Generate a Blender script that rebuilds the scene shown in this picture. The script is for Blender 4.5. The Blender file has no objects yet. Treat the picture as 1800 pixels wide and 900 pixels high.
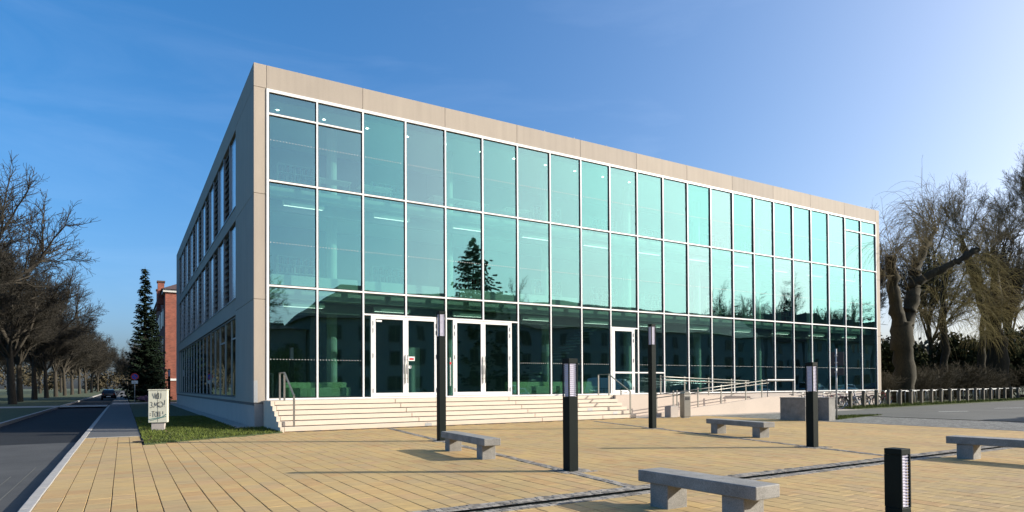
import bpy, bmesh, math, random
import numpy as np
from mathutils import Matrix, Vector

R = math.radians
scene = bpy.context.scene
col = scene.collection

# ------------------------------------------------------------------ camera
cam_data = bpy.data.cameras.new('camera')
cam = bpy.data.objects.new('camera', cam_data)
col.objects.link(cam)
CAM = Vector((-4.19076, -25.816402, 1.551336))
RIGHT = Vector((0.857009, -0.51527, -0.005715))
UP = Vector((-0.002494, -0.015239, 0.999881))
FWD = Vector((0.515296, 0.856892, 0.014345))
m = Matrix.Identity(4)
for i in range(3):
    m[i][0], m[i][1], m[i][2], m[i][3] = RIGHT[i], UP[i], -FWD[i], CAM[i]
cam.matrix_world = m
cam_data.sensor_width = 36.0
cam_data.lens = 22.7072
cam_data.shift_y = 211.0 / 1800.0
cam_data.clip_start = 0.1
cam_data.clip_end = 4000
scene.camera = cam

# ------------------------------------------------------------------ sky, sun, exposure
SUN_EL = R(22.0)
SUN_AZ = R(-31.0)            # angle from +X in plan
sunv = Vector((math.cos(SUN_EL) * math.cos(SUN_AZ), math.cos(SUN_EL) * math.sin(SUN_AZ), math.sin(SUN_EL)))
world = bpy.data.worlds.new('World')
scene.world = world
world.use_nodes = True
wn = world.node_tree.nodes
wl = world.node_tree.links
wn.clear()
w_out = wn.new('ShaderNodeOutputWorld')
w_bg = wn.new('ShaderNodeBackground')
w_sky = wn.new('ShaderNodeTexSky')
w_sky.sky_type = 'NISHITA'
w_sky.sun_disc = False
w_sky.sun_elevation = SUN_EL
w_sky.sun_rotation = math.pi / 2 - SUN_AZ
w_sky.altitude = 50
w_sky.air_density = 0.6
w_sky.dust_density = 4.5
w_sky.ozone_density = 3.0
w_bg.inputs['Strength'].default_value = 0.15
w_hs = wn.new('ShaderNodeHueSaturation')
w_hs.inputs['Saturation'].default_value = 1.43
# soft shoulder on the sky's radiance so the glow round the sun stays within range: c * 1.4 / (1 + 0.09 c)
w_den = wn.new('ShaderNodeVectorMath'); w_den.operation = 'MULTIPLY_ADD'
w_den.inputs[1].default_value = (0.09, 0.09, 0.09)
w_den.inputs[2].default_value = (1.0, 1.0, 1.0)
w_num = wn.new('ShaderNodeVectorMath'); w_num.operation = 'MULTIPLY'
w_num.inputs[1].default_value = (1.45, 1.43, 1.36)
w_div = wn.new('ShaderNodeVectorMath'); w_div.operation = 'DIVIDE'
wl.new(w_sky.outputs[0], w_den.inputs[0])
wl.new(w_sky.outputs[0], w_num.inputs[0])
wl.new(w_num.outputs[0], w_div.inputs[0])
wl.new(w_den.outputs[0], w_div.inputs[1])
wl.new(w_div.outputs[0], w_hs.inputs['Color'])
# thin wisps of high cloud all over the sky
w_tc = wn.new('ShaderNodeTexCoord')
w_mp = wn.new('ShaderNodeMapping'); w_mp.inputs['Scale'].default_value = (1.6, 1.6, 7.0); w_mp.inputs['Rotation'].default_value = (0.25, 0.1, 0.6)
w_nz = wn.new('ShaderNodeTexNoise'); w_nz.inputs['Scale'].default_value = 1.7; w_nz.inputs['Detail'].default_value = 9.0; w_nz.inputs['Roughness'].default_value = 0.58; w_nz.inputs['Distortion'].default_value = 0.6
w_cr = wn.new('ShaderNodeMapRange'); w_cr.inputs[1].default_value = 0.50; w_cr.inputs[2].default_value = 0.78; w_cr.inputs[3].default_value = 0.0; w_cr.inputs[4].default_value = 0.20
w_wc = wn.new('ShaderNodeVectorMath'); w_wc.operation = 'SCALE'; w_wc.inputs[0].default_value = (1.0, 1.0, 1.0)
w_ad = wn.new('ShaderNodeVectorMath'); w_ad.operation = 'ADD'
wl.new(w_tc.outputs['Generated'], w_mp.inputs['Vector'])
wl.new(w_mp.outputs[0], w_nz.inputs['Vector'])
wl.new(w_nz.outputs[0], w_cr.inputs[0])
wl.new(w_cr.outputs[0], w_wc.inputs['Scale'])
wl.new(w_hs.outputs[0], w_ad.inputs[0])
wl.new(w_wc.outputs[0], w_ad.inputs[1])
wl.new(w_ad.outputs[0], w_bg.inputs['Color'])
wl.new(w_bg.outputs[0], w_out.inputs['Surface'])

sun_data = bpy.data.lights.new('sun', 'SUN')
sun_data.energy = 4.0
sun_data.angle = R(0.53)
sun_data.color = (1.0, 0.93, 0.82)
sun = bpy.data.objects.new('sun', sun_data)
col.objects.link(sun)
sun.location = (60, -40, 40)
sun.rotation_euler = sunv.to_track_quat('Z', 'Y').to_euler()

vs = scene.view_settings
vs.view_transform = 'Standard'
vs.look = 'None'
vs.exposure = 0.9
vs.gamma = 1.0
vs.use_curve_mapping = False
scene.render.engine = 'CYCLES'
cy = scene.cycles
cy.use_denoising = True
try:
    cy.denoiser = 'OPENIMAGEDENOISE'
except Exception:
    pass
cy.max_bounces = 10
cy.transparent_max_bounces = 16
cy.glossy_bounces = 4
cy.caustics_reflective = False
cy.caustics_refractive = False
cy.sample_clamp_indirect = 6.0
random.seed(7)

# ------------------------------------------------------------------ helpers
def link(o, parent=None):
    col.objects.link(o)
    if parent is not None:
        o.parent = parent
    return o

def tag(o, label=None, cat=None, group=None, kind=None):
    if label: o['label'] = label
    if cat: o['category'] = cat
    if group: o['group'] = group
    if kind: o['kind'] = kind
    return o

def thing(name, label, cat, loc=(0, 0, 0), rz=0.0, group=None):
    o = bpy.data.objects.new(name, None)
    o.empty_display_size = 0.2
    col.objects.link(o)
    o.location = loc
    o.rotation_euler = (0, 0, rz)
    return tag(o, label, cat, group)

def copy_tree(o, parent=None):
    c = o.copy()
    col.objects.link(c)
    c.parent = parent
    for ch in o.children:
        copy_tree(ch, c)
    return c

NTH = ['first', 'second', 'third', 'fourth', 'fifth', 'sixth', 'seventh', 'eighth', 'ninth', 'tenth', 'eleventh',
       'twelfth', 'thirteenth', 'fourteenth', 'fifteenth', 'sixteenth', 'seventeenth', 'eighteenth', 'nineteenth', 'twentieth',
       'twenty-first', 'twenty-second', 'twenty-third', 'twenty-fourth']

class MB:
    """collects boxes, tubes and prisms; build() links them as one mesh object"""
    def __init__(s):
        s.v = []; s.f = []
    def box(s, x0, x1, y0, y1, z0, z1):
        b = len(s.v)
        s.v += [(x0, y0, z0), (x1, y0, z0), (x1, y1, z0), (x0, y1, z0), (x0, y0, z1), (x1, y0, z1), (x1, y1, z1), (x0, y1, z1)]
        s.f += [(b, b+3, b+2, b+1), (b+4, b+5, b+6, b+7), (b, b+1, b+5, b+4), (b+1, b+2, b+6, b+5), (b+2, b+3, b+7, b+6), (b+3, b, b+4, b+7)]
        return s
    def obox(s, c, sx, sy, sz, rz=0.0, rx=0.0, ry=0.0):
        M = Matrix.Translation(c) @ Matrix.Rotation(rz, 4, 'Z') @ Matrix.Rotation(ry, 4, 'Y') @ Matrix.Rotation(rx, 4, 'X')
        b = len(s.v)
        for z in (-.5, .5):
            for x, y in ((-.5, -.5), (.5, -.5), (.5, .5), (-.5, .5)):
                s.v.append(tuple(M @ Vector((x*sx, y*sy, z*sz))))
        s.f += [(b, b+3, b+2, b+1), (b+4, b+5, b+6, b+7), (b, b+1, b+5, b+4), (b+1, b+2, b+6, b+5), (b+2, b+3, b+7, b+6), (b+3, b, b+4, b+7)]
        return s
    def tube(s, pts, rad, n=8, caps=True):
        pts = [Vector(p) for p in pts]
        if not isinstance(rad, (list, tuple)): rad = [rad] * len(pts)
        b = len(s.v)
        for i, p in enumerate(pts):
            d = (pts[min(i+1, len(pts)-1)] - pts[max(i-1, 0)]).normalized()
            ref = Vector((0, 0, 1)) if abs(d.z) < .95 else Vector((1, 0, 0))
            u = d.cross(ref).normalized(); w = u.cross(d)
            for k in range(n):
                a = 2*math.pi*k/n + (math.pi/4 if n == 4 else 0)
                s.v.append(tuple(p + (u*math.cos(a) + w*math.sin(a)) * rad[i]))
        for i in range(len(pts)-1):
            for k in range(n):
                k2 = (k+1) % n
                s.f.append((b+i*n+k, b+(i+1)*n+k, b+(i+1)*n+k2, b+i*n+k2))
        if caps:
            s.f.append(tuple(b+k for k in range(n)))
            s.f.append(tuple(b+(len(pts)-1)*n+k for k in range(n-1, -1, -1)))
        return s
    def prism(s, poly, axis, a0, a1):
        """poly: 2-D outline; axis 'x','y','z' is the extrusion axis"""
        b = len(s.v); n = len(poly)
        for a in (a0, a1):
            for p, q in poly:
                s.v.append((a, p, q) if axis == 'x' else (p, a, q) if axis == 'y' else (p, q, a))
        s.f.append(tuple(range(b, b+n))); s.f.append(tuple(range(b+2*n-1, b+n-1, -1)))
        for i in range(n):
            j = (i+1) % n
            s.f.append((b+i, b+n+i, b+n+j, b+j))
        return s
    def lathe(s, prof, n=16, c=(0, 0, 0)):
        b = len(s.v)
        for r, z in prof:
            for k in range(n):
                a = 2*math.pi*k/n
                s.v.append((c[0]+r*math.cos(a), c[1]+r*math.sin(a), c[2]+z))
        for i in range(len(prof)-1):
            for k in range(n):
                k2 = (k+1) % n
                s.f.append((b+i*n+k, b+i*n+k2, b+(i+1)*n+k2, b+(i+1)*n+k))
        s.f.append(tuple(b+k for k in range(n-1, -1, -1))); s.f.append(tuple(b+(len(prof)-1)*n+k for k in range(n)))
        return s
    def mesh(s, name, mat, bevel=0.0, smooth=False, seg=2):
        me = bpy.data.meshes.new(name)
        me.from_pydata(s.v, [], s.f)
        bm = bmesh.new(); bm.from_mesh(me)
        bmesh.ops.recalc_face_normals(bm, faces=bm.faces)
        if bevel:
            ed = [e for e in bm.edges if len(e.link_faces) == 2 and e.calc_face_angle(0) > .6]
            bmesh.ops.bevel(bm, geom=ed, offset=bevel, segments=seg, affect='EDGES', profile=.5)
        bm.to_mesh(me); bm.free()
        if smooth:
            for p in me.polygons: p.use_smooth = True
        if mat: me.materials.append(mat)
        me.update()
        return me
    def build(s, name, mat, parent=None, loc=None, **k):
        o = bpy.data.objects.new(name, s.mesh(name, mat, **k))
        link(o, parent)
        if loc: o.location = loc
        return o

def inst(name, me, parent=None, loc=(0, 0, 0), rot=(0, 0, 0), scale=None):
    o = bpy.data.objects.new(name, me)
    link(o, parent)
    o.location = loc; o.rotation_euler = rot
    if scale: o.scale = scale
    return o

def np_mesh(name, verts, faces, mat):
    """verts (N,3) and faces (M,k) numpy arrays"""
    me = bpy.data.meshes.new(name)
    n, k = faces.shape
    me.vertices.add(len(verts)); me.vertices.foreach_set('co', np.ascontiguousarray(verts, dtype=np.float32).ravel())
    me.loops.add(n*k); me.loops.foreach_set('vertex_index', np.ascontiguousarray(faces, dtype=np.int32).ravel())
    me.polygons.add(n)
    me.polygons.foreach_set('loop_start', np.arange(0, n*k, k, dtype=np.int32))
    me.update(calc_edges=True)
    me.validate()
    if mat: me.materials.append(mat)
    return me
# ------------------------------------------------------------------ materials
def nmat(name):
    mt = bpy.data.materials.new(name); mt.use_nodes = True
    nt = mt.node_tree
    return mt, nt, nt.nodes['Principled BSDF']

def N(nt, t, **k):
    n = nt.nodes.new(t)
    for a, v in k.items():
        if a in ('operation', 'blend_type', 'data_type', 'noise_dimensions', 'feature', 'distance', 'use_clamp'): setattr(n, a, v)
        else: n.inputs[a].default_value = v
    return n

def ramp(nt, fac, stops):
    r = nt.nodes.new('ShaderNodeValToRGB')
    e = r.color_ramp.elements
    while len(e) < len(stops): e.new(.5)
    for i, (p, c) in enumerate(stops):
        e[i].position = p; e[i].color = (*c, 1)
    nt.links.new(fac, r.inputs[0])
    return r

def pos_coord(nt, scale=(1, 1, 1), obj=False):
    if obj:
        src = nt.nodes.new('ShaderNodeTexCoord').outputs['Object']
    else:
        src = nt.nodes.new('ShaderNodeNewGeometry').outputs['Position']
    mp = nt.nodes.new('ShaderNodeMapping'); mp.inputs['Scale'].default_value = scale
    nt.links.new(src, mp.inputs['Vector'])
    return mp.outputs[0]

def simple(name, c, rough=.6, metal=0.0, var=.12, scale=3.0, fine=60.0, bump=0.0, aniso=(1, 1, 1), spec=.5, obj=False):
    """base colour with two sizes of noise in it and optional fine relief"""
    mt, nt, b = nmat(name)
    co = pos_coord(nt, aniso, obj)
    n1 = N(nt, 'ShaderNodeTexNoise', Scale=scale, Detail=6.0, Roughness=.6); nt.links.new(co, n1.inputs['Vector'])
    n2 = N(nt, 'ShaderNodeTexNoise', Scale=fine, Detail=3.0); nt.links.new(co, n2.inputs['Vector'])
    ad = N(nt, 'ShaderNodeMath', operation='ADD'); nt.links.new(n1.outputs[0], ad.inputs[0]); nt.links.new(n2.outputs[0], ad.inputs[1])
    mr = N(nt, 'ShaderNodeMapRange'); mr.inputs[1].default_value = .65; mr.inputs[2].default_value = 1.35
    nt.links.new(ad.outputs[0], mr.inputs[0])
    lo = tuple(x*(1-var) for x in c); hi = tuple(min(1, x*(1+var)) for x in c)
    rp = ramp(nt, mr.outputs[0], [(0, lo), (1, hi)])
    nt.links.new(rp.outputs[0], b.inputs['Base Color'])
    b.inputs['Roughness'].default_value = rough
    b.inputs['Metallic'].default_value = metal
    b.inputs['Specular IOR Level'].default_value = spec
    if bump:
        bp = N(nt, 'ShaderNodeBump', Strength=bump, Distance=.01)
        nt.links.new(n2.outputs[0], bp.inputs['Height']); nt.links.new(bp.outputs[0], b.inputs['Normal'])
    return mt

M = {}
def panel_mat():
    """precast panel: own shade per panel, faint vertical rain streaks"""
    mt = simple('concrete_facade', (.385, .328, .265), .78, var=.07, scale=.7, fine=25, bump=.08)
    nt = mt.node_tree; b = nt.nodes['Principled BSDF']
    src = b.inputs['Base Color'].links[0].from_socket
    oi = nt.nodes.new('ShaderNodeObjectInfo')
    r1 = ramp(nt, oi.outputs['Random'], [(0, (.93, .93, .94)), (1, (1.05, 1.04, 1.02))])
    n = N(nt, 'ShaderNodeTexNoise', Scale=1.0, Detail=6.0); nt.links.new(pos_coord(nt, (3.5, 3.5, .22)), n.inputs['Vector'])
    r2 = ramp(nt, n.outputs[0], [(.36, (.93, .93, .935)), (.6, (1.01, 1.01, 1.01))])
    for r_ in (r1, r2):
        mx = nt.nodes.new('ShaderNodeMix'); mx.data_type = 'RGBA'; mx.blend_type = 'MULTIPLY'; mx.inputs['Factor'].default_value = 1
        nt.links.new(src, mx.inputs['A']); nt.links.new(r_.outputs[0], mx.inputs['B']); src = mx.outputs['Result']
    nt.links.new(src, b.inputs['Base Color'])
    return mt
M['concrete'] = panel_mat()
M['plinth'] = simple('concrete_plinth', (.42, .37, .33), .8, var=.1, scale=1.2, fine=30, bump=.1)
M['step'] = simple('step_concrete', (.63, .535, .425), .75, var=.07, scale=1.5, fine=40, bump=.08)
M['step_gap'] = simple('step_joint', (.16, .13, .11), .9)
M['ramp'] = simple('ramp_concrete', (.54, .45, .37), .8, var=.08, scale=.8, fine=20, bump=.06)
M['white_frame'] = simple('frame_paint', (.80, .79, .76), .35, var=.02)
M['gasket'] = simple('black_gasket', (.02, .02, .02), .6)
M['void'] = simple('slot_void', (.006, .006, .006), 1.0, spec=0.0)
M['steel'] = simple('brushed_steel', (.27, .26, .235), .42, metal=.8, var=.1, scale=8, fine=90)
M['galv'] = simple('galvanised_steel', (.42, .43, .43), .5, metal=.6, var=.12, scale=12)
M['black_steel'] = simple('black_green_lacquer', (.006, .011, .010), .6, var=.2, scale=6, spec=.12)
M['granite'] = simple('granite', (.235, .225, .205), .75, var=.4, scale=4, fine=75, bump=.12)
M['granite_dark'] = simple('granite_post', (.12, .105, .08), .85, var=.3, scale=5, fine=80, bump=.2)
M['asphalt'] = simple('asphalt_grey', (.052, .052, .050), .9, var=.42, scale=.7, fine=70, bump=.3)
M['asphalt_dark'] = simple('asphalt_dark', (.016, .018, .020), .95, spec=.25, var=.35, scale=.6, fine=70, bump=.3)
M['asphalt_lot'] = simple('asphalt_lot', (.082, .084, .078), .9, var=.35, scale=.3, fine=60, bump=.3)
M['walk'] = simple('walkway_asphalt', (.095, .095, .092), .9, var=.15, scale=.8, fine=70, bump=.3)
M['pave_light'] = simple('concrete_paving', (.33, .30, .26), .85, var=.15, scale=1.5, fine=30)
M['kerb'] = simple('kerb_stone', (.34, .325, .30), .8, var=.18, scale=5, fine=60, bump=.2)
M['bed'] = simple('sand_bed', (.085, .065, .04), .95, var=.3, scale=6)
M['soil'] = simple('lawn_soil', (.045, .06, .018), .95, var=.4, scale=2.5, fine=40, bump=.5)
M['earth'] = simple('bare_earth', (.10, .065, .04), .95, var=.4, scale=4, fine=30, bump=.5)
M['ground'] = simple('far_ground', (.06, .075, .03), .95, var=.3, scale=.2, fine=3)
M['paint'] = simple('road_paint', (.62, .62, .60), .7, var=.2, scale=4)
M['setts_far'] = None
M['roof'] = simple('roof_gravel', (.2, .19, .18), .9)
M['inner_white'] = simple('plaster_white', (.70, .76, .73), .7, var=.04)
M['inner_wall'] = simple('plaster_grey', (.30, .31, .31), .8, var=.06)
M['inner_dark'] = simple('dark_partition', (.20, .21, .21), .6, var=.1)
M['inner_floor'] = simple('inner_floor', (.22, .21, .20), .35, var=.1)
M['louvre'] = simple('aluminium_slat', (.33, .35, .36), .4, metal=.5, var=.05)
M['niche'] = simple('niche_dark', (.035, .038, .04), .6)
M['shutter'] = simple('aluminium_panel', (.62, .66, .70), .22, metal=.75, var=.04)
M['bark'] = simple('bark_brown', (.036, .030, .021), .95, var=.4, scale=3, fine=18, bump=.6, aniso=(1, 1, .3))
M['bark_green'] = simple('bark_mossy', (.028, .023, .010), .95, var=.55, scale=2.5, fine=14, bump=1.0, aniso=(1, 1, .3))
M['twig'] = simple('twig_brown', (.028, .024, .016), .95, var=.3, scale=1)
M['twig_willow'] = simple('willow_twig', (.13, .10, .042), .95, var=.35, scale=.6)
M['twig_yellow'] = simple('weeping_twig_yellow', (.21, .165, .05), .95, var=.35, scale=.6)
M['needle'] = simple('spruce_needle', (.020, .034, .020), 1.0, var=.5, scale=1.5, spec=.05)
M['evergreen'] = simple('evergreen_leaf', (.040, .046, .020), 1.0, var=.5, scale=1.2, spec=.05)
M['shrub_brown'] = simple('bare_shrub_twig', (.062, .050, .026), .95, var=.35, scale=1.0)
M['shrub_pink'] = simple('heather', (.20, .10, .14), .9, var=.35, scale=2)
M['grass'] = simple('grass_blade', (.095, .120, .026), .9, spec=.15, var=.6, scale=1.1, fine=8)
M['rubber'] = simple('tyre_rubber', (.018, .018, .018), .8)
M['chrome'] = simple('bright_metal', (.7, .7, .7), .25, metal=1.0)
M['bike_black'] = simple('bike_black', (.02, .02, .022), .35)
M['bike_blue'] = simple('bike_blue', (.06, .09, .2), .35)
M['bike_silver'] = simple('bike_silver', (.42, .42, .44), .35, metal=.4)
M['bike_red'] = simple('bike_red', (.25, .03, .03), .35)
M['car_dark'] = simple('car_paint_dark', (.012, .013, .018), .18, var=.05)
M['car_red'] = simple('car_paint_red', (.16, .012, .014), .18, var=.05)
M['car_silver'] = simple('car_paint_silver', (.45, .46, .47), .25, metal=.4, var=.03)
M['car_blue'] = simple('car_paint_blue', (.03, .06, .14), .18, var=.05)
M['car_white'] = simple('car_paint_white', (.7, .7, .69), .2, var=.03)
M['car_glass'] = simple('car_glass', (.012, .014, .016), .06)
M['lamp_red'] = simple('tail_lamp', (.25, .01, .01), .2)
M['lamp_clear'] = simple('head_lamp', (.75, .75, .72), .1)
M['louvre_ring'] = simple('lamp_louvre', (.50, .48, .58), .5, var=.03)
M['lens'] = simple('lamp_diffuser', (.78, .76, .84), .45, var=.03)
M['sign_back'] = simple('sign_board_back', (.03, .032, .034), .5)
M['sign_white'] = simple('sign_white', (.75, .75, .72), .4)
M['sign_red'] = simple('sign_red', (.55, .02, .03), .4)
M['sign_blue'] = simple('sign_blue', (.03, .07, .45), .4)
M['cabinet'] = simple('cabinet_plastic', (.60, .58, .46), .5, var=.07, scale=4)
M['ink'] = simple('spray_ink', (.04, .035, .03), .6)
M['ink_green'] = simple('spray_ink_green', (.10, .22, .20), .6)
M['house_wall'] = simple('render_wall', (.27, .25, .21), .85, var=.12, scale=.6)
M['house_roof'] = simple('roof_tile', (.085, .05, .038), .8, var=.25, scale=2)
M['house_glass'] = simple('window_pane', (.02, .023, .026), .08)
M['trim_white'] = simple('window_trim', (.55, .54, .50), .6)
M['trim_dark'] = simple('window_trim_brown', (.14, .12, .10), .6)
M['sofa'] = simple('pale_green_upholstery', (.62, .74, .50), .8)
M['warm_lamp'] = None

def brick_mat():
    mt, nt, b = nmat('brick_wall')
    co = pos_coord(nt, (1, 1, 1))
    # on x- or y-facing walls: use x+y for the course direction
    sp = nt.nodes.new('ShaderNodeSeparateXYZ'); nt.links.new(co, sp.inputs[0])
    ad = N(nt, 'ShaderNodeMath', operation='ADD'); nt.links.new(sp.outputs[0], ad.inputs[0]); nt.links.new(sp.outputs[1], ad.inputs[1])
    cb = nt.nodes.new('ShaderNodeCombineXYZ'); nt.links.new(ad.outputs[0], cb.inputs[0]); nt.links.new(sp.outputs[2], cb.inputs[1])
    br = nt.nodes.new('ShaderNodeTexBrick')
    br.inputs['Scale'].default_value = 1.0
    br.inputs['Brick Width'].default_value = .25; br.inputs['Row Height'].default_value = .083
    br.inputs['Mortar Size'].default_value = .008
    br.inputs['Color1'].default_value = (.36, .10, .06, 1); br.inputs['Color2'].default_value = (.22, .055, .035, 1); br.inputs['Mortar'].default_value = (.22, .16, .12, 1)
    nt.links.new(cb.outputs[0], br.inputs['Vector'])
    n1 = N(nt, 'ShaderNodeTexNoise', Scale=1.2, Detail=5.0); nt.links.new(co, n1.inputs['Vector'])
    mx = nt.nodes.new('ShaderNodeMix'); mx.data_type = 'RGBA'; mx.blend_type = 'MULTIPLY'; mx.inputs['Factor'].default_value = .6
    rp = ramp(nt, n1.outputs[0], [(.3, (.55, .5, .5)), (.7, (1.1, 1.05, 1))])
    nt.links.new(br.outputs[0], mx.inputs['A']); nt.links.new(rp.outputs[0], mx.inputs['B'])
    nt.links.new(mx.outputs['Result'], b.inputs['Base Color'])
    b.inputs['Roughness'].default_value = .9
    return mt
M['brick'] = brick_mat()

def setts_mat(name, c, scale):
    mt, nt, b = nmat(name)
    co = pos_coord(nt)
    vo = nt.nodes.new('ShaderNodeTexVoronoi'); vo.inputs['Scale'].default_value = scale; vo.inputs['Randomness'].default_value = .55
    nt.links.new(co, vo.inputs['Vector'])
    vd = nt.nodes.new('ShaderNodeTexVoronoi'); vd.feature = 'DISTANCE_TO_EDGE'; vd.inputs['Scale'].default_value = scale; vd.inputs['Randomness'].default_value = .55
    nt.links.new(co, vd.inputs['Vector'])
    sx = nt.nodes.new('ShaderNodeSeparateColor'); nt.links.new(vo.outputs['Color'], sx.inputs[0])
    rp = ramp(nt, sx.outputs[0], [(0, tuple(x*.7 for x in c)), (1, tuple(x*1.3 for x in c))])
    ed = ramp(nt, vd.outputs['Distance'], [(.02, (.35, .32, .28)), (.09, (1, 1, 1))])
    mx = nt.nodes.new('ShaderNodeMix'); mx.data_type = 'RGBA'; mx.blend_type = 'MULTIPLY'; mx.inputs['Factor'].default_value = 1
    nt.links.new(rp.outputs[0], mx.inputs['A']); nt.links.new(ed.outputs[0], mx.inputs['B'])
    nt.links.new(mx.outputs['Result'], b.inputs['Base Color'])
    bp = N(nt, 'ShaderNodeBump', Strength=.5, Distance=.02); nt.links.new(ed.outputs[0], bp.inputs['Height']); nt.links.new(bp.outputs[0], b.inputs['Normal'])
    b.inputs['Roughness'].default_value = .8
    return mt
M['setts_far'] = setts_mat('granite_setts_field', (.17, .17, .155), 6.5)

def paver_mat(name, island):
    """sandstone-coloured clay paver: own tint per paver, streaks across the row"""
    mt, nt, b = nmat(name)
    if island:
        rnd = nt.nodes.new('ShaderNodeNewGeometry').outputs['Random Per Island']
    else:
        rnd = nt.nodes.new('ShaderNodeObjectInfo').outputs['Random']
    base = ramp(nt, rnd, [(0, (.445, .288, .132)), (.22, (.47, .338, .155)), (.45, (.445, .328, .160)), (.62, (.485, .345, .148)), (.8, (.415, .308, .160)), (1, (.475, .320, .160))])
    co = pos_coord(nt, (2.2, 15, 1))
    n1 = N(nt, 'ShaderNodeTexNoise', Scale=1.0, Detail=5.0, Roughness=.65); nt.links.new(co, n1.inputs['Vector'])
    st = ramp(nt, n1.outputs[0], [(.28, (.66, .60, .58)), (.5, (1, .98, .95)), (.72, (1.16, 1.13, 1.0))])
    co2 = pos_coord(nt, (.35, .35, 1))
    n2 = N(nt, 'ShaderNodeTexNoise', Scale=1.0, Detail=4.0); nt.links.new(co2, n2.inputs['Vector'])
    pt = ramp(nt, n2.outputs[0], [(.35, (.86, .87, .90)), (.65, (1.06, 1.03, .98))])
    a = nt.nodes.new('ShaderNodeMix'); a.data_type = 'RGBA'; a.blend_type = 'MULTIPLY'; a.inputs['Factor'].default_value = .8
    nt.links.new(base.outputs[0], a.inputs['A']); nt.links.new(st.outputs[0], a.inputs['B'])
    c = nt.nodes.new('ShaderNodeMix'); c.data_type = 'RGBA'; c.blend_type = 'MULTIPLY'; c.inputs['Factor'].default_value = 1
    nt.links.new(a.outputs['Result'], c.inputs['A']); nt.links.new(pt.outputs[0], c.inputs['B'])
    nt.links.new(c.outputs['Result'], b.inputs['Base Color'])
    # sparse brown smudges and grey wear
    for sc, lo_, hi_, cc in (((1.1, 5.0, 1), .66, .76, (.62, .50, .42)), ((.8, 1.1, 1), .60, .80, (.80, .80, .82))):
        n4 = N(nt, 'ShaderNodeTexNoise', Scale=1.0, Detail=7.0, Roughness=.7); nt.links.new(pos_coord(nt, sc), n4.inputs['Vector'])
        sm = ramp(nt, n4.outputs[0], [(lo_, (1, 1, 1)), (hi_, cc)])
        d_ = nt.nodes.new('ShaderNodeMix'); d_.data_type = 'RGBA'; d_.blend_type = 'MULTIPLY'; d_.inputs['Factor'].default_value = 1
        nt.links.new(c.outputs['Result'], d_.inputs['A']); nt.links.new(sm.outputs[0], d_.inputs['B']); c = d_
    nt.links.new(c.outputs['Result'], b.inputs['Base Color'])
    n3 = N(nt, 'ShaderNodeTexNoise', Scale=90.0, Detail=3.0)
    bp = N(nt, 'ShaderNodeBump', Strength=.12, Distance=.01); nt.links.new(n3.outputs[0], bp.inputs['Height']); nt.links.new(bp.outputs[0], b.inputs['Normal'])
    b.inputs['Roughness'].default_value = .78
    b.inputs['Specular IOR Level'].default_value = .3
    return mt
M['paver'] = paver_mat('paver_clay', False)
M['paver_field'] = paver_mat('paver_clay_field', True)

def sett_mat():
    mt, nt, b = nmat('granite_sett')
    rnd = nt.nodes.new('ShaderNodeNewGeometry').outputs['Random Per Island']
    rp = ramp(nt, rnd, [(0, (.14, .13, .115)), (.4, (.27, .25, .22)), (.7, (.36, .33, .285)), (1, (.21, .19, .165))])
    nt.links.new(rp.outputs[0], b.inputs['Base Color']); b.inputs['Roughness'].default_value = .95
    b.inputs['Specular IOR Level'].default_value = .1
    return mt
M['sett'] = sett_mat()

def glass_mat(name, base_r, tint_a, tint_b, through, wob=.0):
    """coated insulating glass: a tinted mirror share plus tinted see-through, stronger at grazing angles"""
    mt = bpy.data.materials.new(name); mt.use_nodes = True
    nt = mt.node_tree; nt.nodes.clear()
    out = nt.nodes.new('ShaderNodeOutputMaterial')
    gl = nt.nodes.new('ShaderNodeBsdfGlossy'); gl.inputs['Roughness'].default_value = 0.0
    tr = nt.nodes.new('ShaderNodeBsdfTransparent'); tr.inputs[0].default_value = (*through, 1)
    oi = nt.nodes.new('ShaderNodeObjectInfo')
    rp = ramp(nt, oi.outputs['Random'], [(0, tint_a), (1, tint_b)])
    nt.links.new(rp.outputs[0], gl.inputs['Color'])
    lw = nt.nodes.new('ShaderNodeLayerWeight')
    pw = N(nt, 'ShaderNodeMath', operation='POWER'); pw.inputs[1].default_value = 5.0
    nt.links.new(lw.outputs['Facing'], pw.inputs[0])
    mr = N(nt, 'ShaderNodeMapRange'); mr.inputs[3].default_value = base_r; mr.inputs[4].default_value = 1
    nt.links.new(pw.outputs[0], mr.inputs[0])
    mx = nt.nodes.new('ShaderNodeMixShader')
    nt.links.new(mr.outputs[0], mx.inputs[0]); nt.links.new(tr.outputs[0], mx.inputs[1]); nt.links.new(gl.outputs[0], mx.inputs[2])
    nt.links.new(mx.outputs[0], out.inputs[0])
    if wob:
        co = pos_coord(nt, (.5, .5, .35))
        nz = N(nt, 'ShaderNodeTexNoise', Scale=1.0, Detail=1.0); nt.links.new(co, nz.inputs['Vector'])
        bp = N(nt, 'ShaderNodeBump', Strength=1.0, Distance=wob)
        nt.links.new(nz.outputs[0], bp.inputs['Height']); nt.links.new(bp.outputs[0], gl.inputs['Normal'])
    return mt
M['pane'] = glass_mat('coated_glass', .222, (.45, .93, .98), (.64, .91, 1.0), (.60, .755, .69), .010)
M['pane_side'] = glass_mat('side_glass', .10, (.8, 1, .95), (.85, .97, 1), (.30, .45, .38))

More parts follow.
